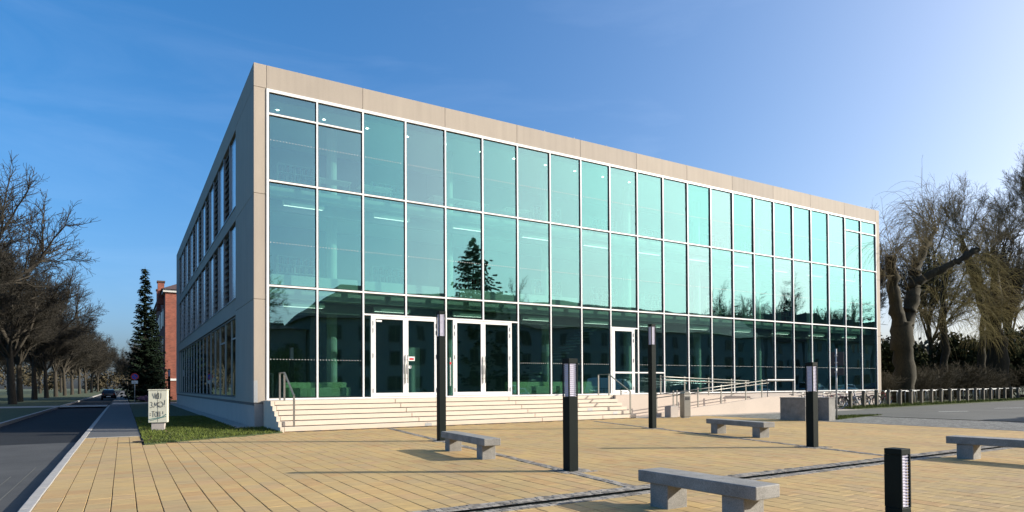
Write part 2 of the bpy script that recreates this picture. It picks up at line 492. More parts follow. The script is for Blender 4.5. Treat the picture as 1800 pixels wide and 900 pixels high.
def emit(name, c, s):
    mt = bpy.data.materials.new(name); mt.use_nodes = True
    nt = mt.node_tree; nt.nodes.clear()
    o = nt.nodes.new('ShaderNodeOutputMaterial'); e = nt.nodes.new('ShaderNodeEmission')
    e.inputs[0].default_value = (*c, 1); e.inputs[1].default_value = s
    nt.links.new(e.outputs[0], o.inputs[0])
    return mt
M['downlight'] = emit('downlight_glow', (1, .95, .85), 12.0)
M['tube'] = emit('lamp_tube_glow', (1, .97, .88), 1.5)
# ------------------------------------------------------------------ ground, roads, paving
def sheet(name, poly, z, mat, t=.05, kind='structure'):
    o = MB().prism(poly, 'z', z - t, z).build(name, mat)
    tag(o, kind=kind)
    return o

def rect(x0, x1, y0, y1):
    return [(x0, y0), (x1, y0), (x1, y1), (x0, y1)]

sheet('ground', rect(-1500, 1500, -1500, 1500), -.25, M['ground'], .3)
ROW = .287
KX0, KX1 = -5.33, -5.19
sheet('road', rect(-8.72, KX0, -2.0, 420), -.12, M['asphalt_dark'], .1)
sheet('road_near_surface', rect(-8.72, KX0, -60, -2.0), -.118, M['asphalt'], .1)  # near stretch in lighter grey; the rest of the road is darker
for k, x in enumerate((-5.78, -6.02)):
    sheet('road_seam', rect(x, x+.018, -40, -9.0 - k*1.5), -.114, M['asphalt_lot'], .02)
sheet('walkway', rect(KX1, -3.72, -1.9, 420), .0, M['walk'], .2)
sheet('walkway_edging', rect(KX1, -3.72, -2.02, -1.91), .004, M['kerb'], .1)
LAWN = [(-3.7, -5.73), (.40, -3.22), (.40, -.05), (-.62, -.05), (-.62, 45), (-3.7, 45)]
sheet('lawn', LAWN, .022, M['soil'], .2)
sheet('lawn_edging', rect(-.60, -.03, .05, 41.6), .03, M['pave_light'], .2)
sheet('verge', rect(-140, -8.86, -60, 420), .0, M['soil'], .2)
sheet('side_path', rect(-60, -5.4, 37.5, 42.5), .006, M['pave_light'], .02)
sheet('cross_street', rect(-5.1, 30, 45.2, 50.5), .004, M['pave_light'], .2)
sheet('far_lawn', rect(-3.6, 60, 50.6, 160), .01, M['soil'], .2)
PX1 = 20.5
sheet('setts_apron', rect(PX1 + .08, 25.78, -31, -3.85), .0, M['setts_far'], .2)
sheet('drain_slot', rect(25.72, 25.98, -31, -3.85), .006, M['void'], .1)
sheet('parking_lot', [(25.9, -31), (120, -31), (120, 4.2), (33.5, -3.3), (25.9, -3.8)], -.01, M['asphalt_lot'], .2)
sheet('forecourt', [(16.3, -3.6), (PX1, -3.83), (33.3, -3.83), (33.3, -.03), (16.3, -.03)], -.004, M['pave_light'], .2)
VERGE = [(33.32, -3.25), (68, .2), (120, 5), (120, 60), (42.2, 60), (42.2, -.03), (33.32, -.03)]
sheet('fence_verge', VERGE, .03, M['soil'], .2)
PATCH = [(22.0, -9.35), (23.4, -9.0), (27.5, -8.1), (25.6, -7.6), (23.0, -7.9)]
sheet('grass_patch', PATCH, .014, M['soil'], .1)
sheet('street', rect(-140, 160, -38, -31.1), -.1, M['asphalt'], .1)
sheet('pavement', rect(-140, 160, -70, -38.05), .0, M['pave_light'], .2)
for (x, y, l, w, a) in ((34.6, -8.0, 2.0, .12, -.3), (42.2, -7.6, 2.2, .12, -.3), (47.0, -7.4, 2.2, .12, -.3), (55.5, -5.9, 2.4, .12, -.3), (64, -4.2, 2.6, .12, -.3)):
    o = MB().obox((0, 0, -.004), l, w, .008, a).build('bay_marking', M['paint'], loc=(x, y, -.008))
    tag(o, kind='structure')
# brown worn spot in the lawn
o = MB().prism([(-3.0 + .85*math.cos(a)*(1+.25*math.sin(3*a)), -4.35 + .28*math.sin(a)*(1+.3*math.cos(2*a)) + .45*math.cos(a)) for a in [i*math.pi/10 for i in range(20)]], 'z', .01, .03).build('worn_lawn_spot', M['earth'])
tag(o, kind='structure')

# kerb of separate stones
kerb = MB().box(KX0 + .01, KX1 - .01, -45, 140, -.3, -.05).build('kerb', M['bed']); tag(kerb, kind='structure')
me = MB().box(KX0, KX1, -.495, .495, -.25, .012).mesh('kerb_stone', M['kerb'], bevel=.012)
for k in range(66):
    y = -25.0 + k
    o = inst('kerb_stone', me, kerb, (random.uniform(-.004, .004), y, random.uniform(-.004, .004)), (0, 0, random.uniform(-.004, .004)))
kerb2 = MB().box(-8.86, -8.72, -40, 300, -.25, .03).build('verge_kerb', M['kerb']); tag(kerb2, kind='structure')

# plaza paved in rows that run away from the steps
def in_poly(x, y, poly):
    c = False; n = len(poly)
    for i in range(n):
        x1, y1 = poly[i]; x2, y2 = poly[(i+1) % n]
        if (y1 > y) != (y2 > y) and x < (x2-x1)*(y-y1)/(y2-y1) + x1: c = not c
    return c
plaza = MB().prism(rect(KX1, PX1, -31, -1.9), 'z', -.3, -.022).build('plaza', M['bed']); tag(plaza, kind='structure')
MB().box(PX1, PX1 + .08, -31, -3.7, -.2, .004).build('edge_strip', M['kerb'], plaza)
breaks = [-31.0, -25.95, -19.45, -12.95, -6.45, -1.92]
pav = []
rng = random.Random(3)
nrow = int((PX1 - KX1) / ROW)
for i in range(nrow):
    x = KX1 + (i + .5) * ROW
    for b0, b1 in zip(breaks[:-1], breaks[1:]):
        y = b0 + .007
        first = True
        while y < b1 - .05:
            l = .4333 if not (first and i % 2) else .2167
            first = False
            y2 = min(y + l, b1 - .007)
            cy_ = (y + y2) / 2
            if not (x > .46 and x < 16.2 and cy_ > -3.08) and not (x > 16.2 and cy_ > -3.55) and not in_poly(x, cy_, LAWN):
                pav.append((x, cy_, y2 - y - .004))
            y = y2
def cam_px(x, y, z=0):
    d = Vector((x, y, z)) - CAM
    f = d.dot(FWD)
    if f < .5: return None
    return 900 + 1135.36*d.dot(RIGHT)/f, 661 - 1135.36*d.dot(UP)/f
def seen(p):
    q = cam_px(p[0], p[1])
    return q is not None and -10 < q[0] < 1810 and 300 < q[1] < 905
order = sorted([p for p in pav if seen(p) and p[2] > .35], key=lambda p: (p[0]-CAM.x)**2 + (p[1]-CAM.y)**2)
near = set(order[:300])
pm = {}
W = ROW - .011
for p in near:
    key = round(p[2], 2)
    if key not in pm:
        pm[key] = MB().box(-W/2, W/2, -p[2]/2, p[2]/2, -.05, 0).mesh('paver', M['paver'], bevel=.004, seg=1)
    inst('paver', pm[key], plaza, (p[0], p[1], rng.uniform(-.0015, .0015)), (rng.uniform(-.003, .003), rng.uniform(-.003, .003), 0))
field = MB()
for p in pav:
    if p in near: continue
    z = rng.uniform(-.002, .001)
    field.box(p[0]-W/2, p[0]+W/2, p[1]-p[2]/2, p[1]+p[2]/2, -.05, z)
o = field.build('paver_field', M['paver_field'], plaza); tag(o, kind='stuff')

# bands of small granite setts: along the drain and between the lamp posts
st = MB()
def sett_row(ax, ay, bx, by, off, size=.095):
    d = Vector((bx-ax, by-ay, 0)); L = d.length; d.normalize(); n = Vector((-d.y, d.x, 0)); a = math.atan2(d.y, d.x)
    t = 0
    while t < L:
        l = size * rng.uniform(.8, 1.25)
        c = Vector((ax, ay, 0)) + d*(t + l/2) + n*off
        st.obox((c.x, c.y, -.036 + rng.uniform(-.004, .004)), l - .012, size - .012, .09, a + rng.uniform(-.06, .06))
        t += l
for k in range(3): sett_row(-5.1, -18.42 - k*.098, 20.4, -18.20 - k*.098, 0)
for k in range(2): sett_row(-5.1, -18.87 - k*.09, 20.4, -18.65 - k*.09, 0)
for k in (-.5, .5):
    sett_row(4.15, -3.2, 2.42, -18.3, k*.1)
    sett_row(13.0, -4.0, 9.75, -18.1, k*.1)
for (x, y) in ((3.47, -9.21), (2.72, -16.36), (11.84, -8.78), (10.22, -16.06)):
    for k in range(6): sett_row(x-.3, y-.25+k*.1, x+.3, y-.25+k*.1, 0)
o = st.build('sett_band', M['sett'], plaza); tag(o, kind='stuff')
dr = thing('slot_drain', 'long dark slot drain running across the plaza between small granite setts', 'drain', (0, 0, 0))
MB().prism([(-5.1, -18.80), (20.4, -18.58), (20.4, -18.48), (-5.1, -18.70)], 'z', -.05, .013).build('slot', M['void'], dr)
for s_ in (0, .115):
    MB().prism([(-5.1, -18.815 + s_), (20.4, -18.595 + s_), (20.4, -18.582 + s_), (-5.1, -18.802 + s_)], 'z', -.05, .0135).build('edge_rail', M['black_steel'], dr)

# grass blades
def grass_mesh(name, poly, n, hmin, hmax, z, bbox, seed):
    r = np.random.default_rng(seed)
    pts = []
    x0, x1, y0, y1 = bbox
    while len(pts) < n:
        x, y = r.uniform(x0, x1), r.uniform(y0, y1)
        if in_poly(x, y, poly): pts.append((x, y, z))
    p = np.array(pts); a = r.uniform(0, 2*np.pi, n); h = r.uniform(hmin, hmax, n); w = r.uniform(.006, .014, n)
    dx = np.stack([np.cos(a)*w, np.sin(a)*w, np.zeros(n)], 1)
    tip = p + np.stack([r.normal(0, .03, n), r.normal(0, .03, n), h], 1)
    v = np.concatenate([p-dx, p+dx, tip]); f = np.stack([np.arange(n), np.arange(n)+n, np.arange(n)+2*n], 1)
    return np_mesh(name, v, f, M['grass'])
WORN = lambda x, y: ((x+3.0)/.7)**2 + ((y+4.35 - .5*(x+3.0))/.26)**2 < 1
o = inst('lawn_grass', grass_mesh('lawn_grass', LAWN, 26000, .03, .09, .02, (-3.7, .4, -5.7, 12), 1)); tag(o, 'short green lawn grass between the walkway and the side of the building', 'grass', kind='stuff')
o = inst('verge_grass', grass_mesh('verge_grass', [(33.3, -3.25), (70, .35), (70, 1.4), (33.3, -1.6)], 14000, .05, .22, .025, (33, 70, -3.3, 1.4), 2)); tag(o, 'tufty green grass along the foot of the fence posts', 'grass', kind='stuff')
o = inst('patch_grass', grass_mesh('patch_grass', PATCH, 3000, .03, .09, .012, (22, 27.5, -9.4, -7.6), 3)); tag(o, 'small worn grass patch round the foot of the sign pole', 'grass', kind='stuff')
# ------------------------------------------------------------------ the glass-fronted building
C0 = .456; BL = 41.96; BD = 41.6; ZT = 13.85; ZG = 12.95; J2 = 8.89; J3 = 4.87; ZP = .94; FL = 1.04; T1 = 5.41; T2 = 9.43
BAY = 1.8632
MX = [.50 + i*BAY for i in range(23)]
bd = thing('office_building', 'large three-storey building with a full glass front set in a beige concrete frame', 'building')
G = .012
# --- front concrete frame: panels with open joints
def panel(x0, x1, y0, y1, z0, z1, name='concrete_panel', mat='concrete'):
    return MB().box(x0 + G/2, x1 - G/2, y0, y1, z0 + G/2, z1 - G/2).build(name, M[mat], bd, bevel=.006, seg=1)
zs = [ZP, J3, J2, ZG, ZT]
for z0, z1 in zip(zs[:-1], zs[1:]):
    MB().box(0, C0 - G/2, 0, 4.6, z0 + G/2, z1 - G/2).build('concrete_panel', M['concrete'], bd, bevel=.006, seg=1)
    MB().box(BL - C0 + G/2, BL, 0, 2.0, z0 + G/2, z1 - G/2).build('concrete_panel', M['concrete'], bd, bevel=.006, seg=1)
for k in range(11):
    x0 = C0 if k == 0 else MX[2*k]; x1 = BL - C0 if k == 10 else MX[2*k + 2]
    panel(x0, x1, 0, .5, ZG, ZT, 'fascia_panel')
MB().box(.03, BL - .03, .06, .45, ZG + .05, ZT - .02).build('fascia_backing', M['step_gap'], bd)
# --- left side
Y0, Y1 = 4.6, 38.2
side_y = [Y0 + (Y1 - Y0)/4*k for k in range(5)]
for z0, z1 in ((4.71, 5.44), (8.87, 9.47), (12.86, ZT)):
    for a, b in zip(side_y[:-1], side_y[1:]):
        MB().box(0, .3, a + G/2, b - G/2, z0, z1).build('concrete_panel', M['concrete'], bd, bevel=.006, seg=1)
MB().box(0, .3, Y0 + G/2, Y1, ZP + .01, 1.08).build('concrete_panel', M['concrete'], bd, bevel=.006, seg=1)
for z0, z1 in zip(zs[:-1], zs[1:]):
    MB().box(0, .3, Y1 + G/2, BD, z0 + G/2, z1 - G/2).build('concrete_panel', M['concrete'], bd, bevel=.006, seg=1)
MB().box(.02, .28, .1, BD - .1, ZP - .1, ZP + .2).build('joint_backing', M['step_gap'], bd)
MB().box(.03, C0 - .02, .05, BD - .02, -.2, ZP - .012).build('plinth', M['plinth'], bd, bevel=.01, seg=1)
MB().box(-.004, 0.0, .08, .2, ZP + .02, ZP + .85).build('corner_guard', M['galv'], bd)
MB().box(.004, .14, -.005, 0.0, ZP + .02, ZP + .85).build('corner_guard', M['galv'], bd)
# louvred openings: flush aluminium shutters alternate with slatted slots
NSH = 16; SW = (Y1 - Y0) / NSH
slat = MB().obox((0, 0, 0), .17, SW - .06, .03, 0, 0, R(-38)).mesh('slat', M['louvre'])
shut_mesh = MB().box(.10, .14, -SW/2 + .03, SW/2 - .03, 0, 3.34).mesh('shutter_panel', M['shutter'], bevel=.004, seg=1)
for z0, z1 in ((5.44, 8.87), (9.47, 12.86)):
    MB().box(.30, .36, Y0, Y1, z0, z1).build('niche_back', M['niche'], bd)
    MB().box(-.03, .28, Y0 + .01, Y1 - .01, z0 - .035, z0 + .012).build('sill_ledge', M['louvre'], bd)
    for k in range(NSH):
        yc = Y0 + SW*(k + .5)
        if k % 2 == 0:
            inst('shutter_panel', shut_mesh, bd, (0, yc, z0 + .03))
        else:
            lv = MB().box(.02, .25, yc - SW/2, yc - SW/2 + .04, z0 + .02, z1 - .01).build('louvre', M['louvre'], bd)
            MB().box(.02, .25, yc + SW/2 - .04, yc + SW/2, z0 + .02, z1 - .01).build('side_rail', M['louvre'], lv)
            for j in range(11):
                inst('slat', slat, lv, (.14, yc, z0 + .18 + j*.305))
# ground-floor side windows
side_pane = MB().box(-.008, .008, -SW/2 + .03, SW/2 - .03, 1.12, 4.67).mesh('pane', M['pane_side'])
MB().box(.12, .22, Y0, Y1, 1.085, 1.14).build('window_sill', M['galv'], bd)
MB().box(.10, .22, Y0, Y1, 4.65, 4.705).build('window_head', M['galv'], bd)
side_mull = MB().box(.10, .20, -.03, .03, 1.142, 4.648).mesh('mullion', M['galv'])
for k in range(NSH + 1):
    inst('mullion', side_mull, bd, (0, Y0 + SW*k + (.036 if k == 0 else -.036 if k == NSH else 0), 0))
for k in range(NSH):
    inst('pane', side_pane, bd, (.145, Y0 + SW*(k + .5), 0), (0, 0, random.uniform(-.002, .002)))
    if k in (0, 2): MB().box(.122, .19, Y0 + SW*k + .072, Y0 + SW*(k+1) - .036, 3.72, 3.79).build('transom', M['galv'], bd)
# --- right, back, roof
MB().box(BL - .4, BL - .004, 2.0, BD, .0, ZT - .01).build('end_wall', M['concrete'], bd)
MB().box(.3, BL - .4, BD - .3, BD, .0, ZT - .01).build('rear_wall', M['concrete'], bd)
MB().box(.3, BL - .3, .5, BD - .3, ZT - .75, ZT - .45).build('roof', M['roof'], bd)
MB().box(C0, BL - .02, .04, .4, -.2, FL - .01).build('front_plinth', M['plinth'], bd)
for x in (11.68 + 1.9, 15.4, 17.5, 21.3, 31.8):
    MB().tube([(x, .5, ZT - .1), (x, .5, ZT + .28)], .018, 6).build('lightning_rod', M['galv'], bd)
# --- curtain wall
cap_v = MB().box(-.034, .034, -.035, .02, FL + .062, ZG - .062).mesh('mullion', M['white_frame'], bevel=.004, seg=1)
gas_v = MB().box(-.062, .062, .022, .075, FL + .06, ZG - .06).mesh('gasket', M['gasket'])
for i, x in enumerate(MX):
    if i in (0, 22):
        sgn = 1 if i == 0 else -1
        a, b = sorted((C0 if i == 0 else BL - C0, x + sgn*.04))
        mu = MB().box(a, b, -.035, .08, FL + .062, ZG - .062).build('mullion', M['white_frame'], bd)
        a, b = sorted((x + sgn*.04, x + sgn*.075))
        MB().box(a, b, .022, .075, FL + .06, ZG - .06).build('gasket', M['gasket'], mu)
    elif i == 3:                                    # stops above the first double door
        mu = MB().box(x-.034, x+.034, -.035, .02, 4.505, ZG - .062).build('mullion', M['white_frame'], bd)
        MB().box(x-.062, x+.062, .022, .075, 4.505, ZG - .06).build('gasket', M['gasket'], mu)
    elif i == 5:
        mu = MB().box(x-.034, x+.034, -.035, .02, 4.505, ZG - .062).build('mullion', M['white_frame'], bd)
        MB().box(x-.062, x+.062, .022, .075, 4.505, ZG - .06).build('gasket', M['gasket'], mu)
    else:
        mu = inst('mullion', cap_v, bd, (x, 0, 0))
        inst('gasket', gas_v, mu)
def hbar(x0, x1, z, name='transom', h=.034):
    t = MB().box(x0, x1, -.032, .022, z - h, z + h).build(name, M['white_frame'], bd, bevel=.003, seg=1)
    MB().box(x0, x1, .024, .073, z - h - .028, z + h + .028).build('gasket', M['gasket'], t)
hbar(C0, BL - C0, ZG - .06, 'head_rail', .058)
hbar(C0, BL - C0, FL + .03, 'sill_rail', .03)
for z in (T1, T2):
    for i in range(22):
        hbar(MX[i] + .036, MX[i+1] - .036, z)
for i in (0, 1, 20, 21):
    hbar(MX[i] + .036, MX[i+1] - .036, 12.0)
rj = random.Random(11)
pane_cache = {}
def pane(x0, x1, z0, z1, parent=None, mat='pane', y=.05, name='pane'):
    key = (round(x1-x0, 3), round(z1-z0, 3), mat)
    if key not in pane_cache:
        w, h = key[0], key[1]
        pane_cache[key] = MB().box(-w/2, w/2, -.006, .006, -h/2, h/2).mesh('pane', M[mat])
    return inst(name, pane_cache[key], parent or bd, ((x0+x1)/2, y, (z0+z1)/2), (rj.gauss(0, .0022), 0, rj.gauss(0, .003)))
DOORB = {2, 3, 4, 5, 9}
for i in range(22):
    a, b = MX[i] + .05, MX[i+1] - .05
    if i == 0: a = MX[0] + .05
    if i in (0, 1, 20, 21):
        pane(a, b, T2 + .04, 12.0 - .04); pane(a, b, 12.04, ZG - .13)
    else:
        pane(a, b, T2 + .04, ZG - .13)
    pane(a, b, T1 + .04, T2 - .04)
    if i in DOORB: pane(a, b, 4.54, T1 - .04)
    else: pane(a, b, FL + .07, T1 - .04)
# rows of dots printed on the glass
for nm, z in (('lower', 2.6), ('middle', 7.08), ('upper', 11.02)):
    d = MB()
    x = MX[0] + .12
    while x < MX[22] - .1:
        fr = (x - MX[0]) % BAY
        bay = int((x - MX[0]) / BAY)
        if .09 < fr < BAY - .09 and not (nm == 'lower' and bay in DOORB):
            d.box(x - .013, x + .013, .030, .036, z - .013, z + .013)
        x += .117
    o = d.build('dot_marking', M['sign_white'], bd); tag(o, kind='stuff')
# --- doors
def door_leaf(parent, x0, x1, z0, z1, hinge_left, midrail=None, pull_side=None):
    lf = MB()
    s = .115
    lf.box(x0, x0 + s, -.03, .03, z0, z1).box(x1 - s, x1, -.03, .03, z0, z1)
    lf.box(x0 + s, x1 - s, -.028, .028, z1 - s, z1).box(x0 + s, x1 - s, -.028, .028, z0, z0 + .15)
    if midrail: lf.box(x0 + s, x1 - s, -.028, .028, midrail - .045, midrail + .045)
    d = lf.build('door', M['white_frame'], parent, bevel=.003, seg=1)
    zz = [z0 + .15, z1 - s]
    for a, b in ([(zz[0], zz[1])] if not midrail else [(zz[0], midrail - .045), (midrail + .045, zz[1])]):
        pane(x0 + s + .004, x1 - s - .004, a + .004, b - .004, d, y=.008)
        MB().box(x0 + s, x0 + s + .02, .012, .026, a, b).box(x1 - s - .02, x1 - s, .012, .026, a, b).build('gasket', M['gasket'], d)
    hx = (x1 - .055) if hinge_left else (x0 + .055)
    if pull_side != 'none':
        MB().tube([(hx, -.10, z0 + .55), (hx, -.10, z0 + 1.75)], .017, 8).tube([(hx, -.03, z0 + .75), (hx, -.1, z0 + .75)], .012, 6).tube([(hx, -.03, z0 + 1.55), (hx, -.1, z0 + 1.55)], .012, 6).build('handle', M['steel'], d, smooth=True)
        MB().box(hx - .03, hx + .03, -.042, -.03, z0 + .95, z0 + 1.35).build('lock_plate', M['galv'], d)
    ex = x0 + .012 if hinge_left else x1 - .012
    for zz_ in (z0 + .25, z0 + 1.7, z1 - .6, z1 - .3):
        MB().tube([(ex, -.045, zz_ - .09), (ex, -.045, zz_ + .09)], .017, 6).build('hinge', M['galv'], d)
    return d
for (xa, xb, m0, m1) in ((4.62, 7.51, MX[2], MX[4]), (8.36, 11.24, MX[4], MX[6])):
    fr = MB().box(xa - .07, xa, -.035, .06, FL + .062, 4.47).box(xb, xb + .07, -.035, .06, FL + .062, 4.47).build('door_frame', M['white_frame'], bd)
    hbar(m0 + .036, m1 - .036, 4.50, 'door_head', .032)
    xm = (xa + xb)/2
    door_leaf(bd, xa + .008, xm - .004, FL + .075, 4.455, True)
    door_leaf(bd, xm + .004, xb - .008, FL + .075, 4.455, False)
    pane(m0 + .06, xa - .075, FL + .07, 4.46); pane(xb + .075, m1 - .06, FL + .07, 4.46)
    for x in (xa, xb):
        pass
fr = MB().box(17.34, 17.40, -.035, .06, FL + .062, 4.47).box(18.80, 18.86, -.035, .06, FL + .062, 4.47).build('door_frame', M['white_frame'], bd)
hbar(MX[9] + .036, MX[10] - .036, 4.50, 'door_head', .032)
door_leaf(bd, 17.405, 18.795, FL + .075, 4.455, False, midrail=2.18, pull_side='none')
pane(18.90, MX[10] - .06, FL + .07, 4.46)
hbar(18.87, MX[11] - .036, 2.18, 'transom', .03)
# notices on the entrance glass
MB().box(6.20, 6.48, -.002, .002, 2.62, 2.80).build('notice', M['sign_white'], bd)
MB().box(6.24, 6.44, -.006, -.003, 2.66, 2.74).build('notice', M['sign_red'], bd)
MB().obox((6.26, -.003, 2.36), .13, .004, .13).build('notice', M['sign_white'], bd, bevel=.04, seg=3)
MB().box(4.78, 5.02, -.004, -.001, 4.22, 4.30).build('notice', M['sign_white'], bd)
MB().box(8.12, 8.16, -.06, -.037, FL + .5, FL + 1.75).build('key_switch_post', M['galv'], bd)
MB().box(8.10, 8.18, -.075, -.062, FL + 1.45, FL + 1.55).build('key_switch', M['sign_red'], bd)
# --- inside
MB().box(.5, BL - .45, .42, BD - .4, FL - .35, FL - .04).build('floor', M['inner_floor'], bd)
for z in (T1, T2):
    MB().box(.5, BL - .45, .42, BD - .4, z - .40, z - .06).build('floor_slab', M['inner_white'], bd)
MB().box(.5, BL - .45, .52, BD - .4, 12.75, 12.95).build('ceiling', M['inner_white'], bd)
for z0, z1, yw in ((FL - .03, T1 - .42, 6.2), (T1 - .05, T2 - .42, 5.4), (T2 - .05, 12.74, 5.6)):
    for k, (a, b) in enumerate(((.5, 9.5), (9.51, 22.4), (22.41, 33), (33.01, BL - .5))):
        MB().box(a, b, yw, yw + .2, z0, z1).build('inner_wall', M['inner_wall'], bd)
    MB().box(.5, BL - .5, 14.0, 14.2, z0, z1).build('inner_wall', M['inner_dark'], bd)
for z in (T1, T2):
    MB().box(.5, BL - .45, .95, 1.10, z - .86, z - .42).build('ceiling_bulkhead', M['inner_wall'], bd)
colm = {}
for z0, z1 in ((FL - .035, T1 - .405), (T1 - .055, T2 - .405), (T2 - .055, 12.745)):
    me = MB().lathe([(.22, z0), (.22, z1)], 16).mesh('column', M['inner_white'], smooth=False)
    for k in range(8):
        inst('column', me, bd, (3.55 + k*5.59, 2.2, 0))
st_ = MB()
for k in range(20):
    st_.box(13.6 + k*.28, 13.9 + k*.28, 3.6, 5.0, FL + k*.19, FL + k*.19 + .06)
st_.build('inner_stair', M['inner_white'], bd)
dl = MB().lathe([(.055, 0), (.055, .01)], 10).mesh('downlight', M['downlight'])
for k in range(11):
    inst('downlight', dl, bd, (MX[k] + .62, 1.3, 12.735))
# ------------------------------------------------------------------ things seen inside through the glass
lampm = MB().box(-.82, .82, -.09, .09, 0, .20).mesh('lamp_body', M['inner_white'], bevel=.01, seg=1)
tubem = MB().box(-.76, .76, -.035, .035, -.02, -.002).mesh('tube', M['tube'])
lampw = MB().tube([(-.6, 0, .2), (-.6, 0, .27)], .012, 4).tube([(.6, 0, .2), (.6, 0, .27)], .012, 4).mesh('suspension', M['galv'])
for lev, z, nm in ((0, T1 - .40 - .27, 'ground'), (1, T2 - .40 - .27, 'first')):
    for k in range(11):
        t = thing('pendant_lamp', 'white box-shaped linear ceiling lamp behind the %s-floor glass, %s along from the left corner' % (nm, NTH[k]), 'lamp', (MX[2*k] + 1.5, .72, z), 0, 'pendant lamps inside the glass front')
        inst('lamp_body', lampm, t); inst('suspension', lampw, t); inst('tube', tubem, t)
sb = MB().box(-.85, .85, -.22, .22, .06, .62).mesh('carcass', M['inner_white'], bevel=.01, seg=1)
sl = MB().box(-.8, -.74, -.18, .18, 0, .058).box(.74, .8, -.18, .18, 0, .058).mesh('plinth', M['inner_dark'])
for k, x in enumerate((1.6, 3.35, 5.35, 7.1, 9.2, 11.0, 13.0, 14.8)):
    t = thing('sideboard', 'low white sideboard behind the first-floor glass, %s from the left corner' % NTH[k], 'sideboard', (x, .85, T1 - .055), 0, 'sideboards on the first floor')
    inst('carcass', sb, t); inst('plinth', sl, t)
def table(t):
    MB().box(-.7, .7, -.35, .35, .70, .73).build('table_top', M['inner_white'], t)
    for sx in (-.62, .62):
        MB().tube([(sx, -.28, 0), (sx, -.28, .70)], .02, 6).build('leg', M['galv'], t)
        MB().tube([(sx, .28, 0), (sx, .28, .70)], .02, 6).build('leg', M['galv'], t)
tb = thing('reading_table', 'white reading table behind the top-floor glass, first from the left corner', 'table', (3.3, 1.1, T2 - .055), 0, 'reading tables on the top floor'); table(tb)
for k, x in enumerate((5.1, 8.4, 9.9, 12.2)):
    c = copy_tree(tb); c.location = (x, 1.1, T2 - .055); c['label'] = 'white reading table behind the top-floor glass, %s from the left corner' % NTH[k+1]
def sofa(t):
    MB().box(-1.25, 1.25, -.4, .2, .12, .50).build('seat', M['sofa'], t, bevel=.04)
    MB().box(-1.25, 1.25, .205, .4, .12, .72).build('backrest', M['sofa'], t, bevel=.04)
    for sx in (-.85, .85):
        MB().box(sx - .04, sx + .04, -.3, .3, 0, .118).build('leg', M['inner_dark'], t)
s0 = thing('lobby_sofa', 'pale green lobby sofa behind the glass left of the entrance doors', 'sofa', (2.6, .85, FL - .04), 0, 'lobby sofas'); sofa(s0)
for x, lb in ((12.9, 'pale green lobby sofa behind the glass just right of the entrance doors'), (15.6, 'pale green lobby sofa behind the glass by the handrail of the steps')):
    c = copy_tree(s0); c.location = (x, .85, FL - .04); c['label'] = lb
pl_ = thing('info_column', 'tall pale information column standing inside the first entrance door', 'display', (7.35, 2.6, FL - .04))
MB().box(-.4, .4, -.15, .15, .05, 2.35).build('panel', M['inner_white'], pl_, bevel=.01, seg=1)
MB().box(-.45, .45, -.25, .25, 0, .048).build('base', M['inner_dark'], pl_)
# bookcases on the two upper floors, set back from the glass
def bookcase(t, seed):
    r = random.Random(seed)
    MB().box(-.9, -.87, -.16, .16, 0, 1.9).build('side_panel', M['inner_white'], t)
    MB().box(.87, .9, -.16, .16, 0, 1.9).build('side_panel', M['inner_white'], t)
    for k in range(6): MB().box(-.868, .868, -.16, .16, .06 + k*.36, .08 + k*.36).build('shelf', M['inner_white'], t)
    for mt_ in ('bike_red', 'bike_blue', 'inner_dark', 'trim_white'):
        b = MB()
        for k in range(5):
            x = -.85
            while x < .80:
                w = r.uniform(.02, .05)
                if r.random() < .24: b.box(x, x + w - .002, -.13, .10, .082 + k*.36, .082 + k*.36 + r.uniform(.2, .31))
                x += w
        o = b.build('books', M[mt_], t); tag(o, kind='stuff')
b0 = thing('bookcase', 'bookcase behind the first-floor glass, first from the left corner', 'bookcase', (2.4, 3.4, T1 - .055), 0, 'bookcases on the upper floors'); bookcase(b0, 3)
for lev, z in (('first', T1 - .055), ('top', T2 - .055)):
    for k in range(9):
        if lev == 'first' and k == 0: continue
        c = copy_tree(b0); c.location = (2.4 + k*4.4, 3.4 + .5*(k % 3), z); c['label'] = 'bookcase behind the %s-floor glass, %s from the left corner' % (lev, NTH[k])
# ------------------------------------------------------------------ entrance steps, ramp, rails
RIS = FL / 6; TRD = .33; SX0, SX1 = .47, 16.2
steps = thing('entrance_steps', 'wide pale concrete entrance steps below the glass front', 'steps')
joints = [(SX0, 5.05, 10.3, SX1), (SX0, 5.15, 10.45, SX1), (SX0, 5.25, 10.55, 13.6, SX1), (SX0, 5.35, 10.65, SX1), (SX0, 5.5, 10.8, SX1), (SX0, 5.7, 10.95, 14.2, SX1)]
for k in range(6):
    top = FL - RIS*k - .004; yf = -1.45 - TRD*k
    yb = -.05 if k == 0 else yf + TRD + .03
    js = joints[k]
    for a, b in zip(js[:-1], js[1:]):
        MB().box(a + .011, b - .011, yf, yb, top - RIS + .028, top).build('step_block', M['step'], steps, bevel=.008)
core = [(-.03, -.2)] + [(-.03, FL - .03)] + [p for k in range(6) for p in ((-1.45 - TRD*k + .035, FL - RIS*k - .03), (-1.45 - TRD*k + .035, FL - RIS*(k+1) - .03 if k < 5 else -.2))]
MB().prism(core, 'x', SX0 + .01, SX1 - .01).build('core', M['step_gap'], steps)
cheek = [(-.03, -.2), (-.03, FL - .004)] + [p for k in range(6) for p in ((-1.45 - TRD*k - .006, FL - RIS*k - .004), (-1.45 - TRD*k - .006, FL - RIS*(k+1) - .004 if k < 5 else -.2))]
MB().prism(cheek, 'x', SX0 - .13, SX0 - .001).build('cheek_wall', M['step'], steps)
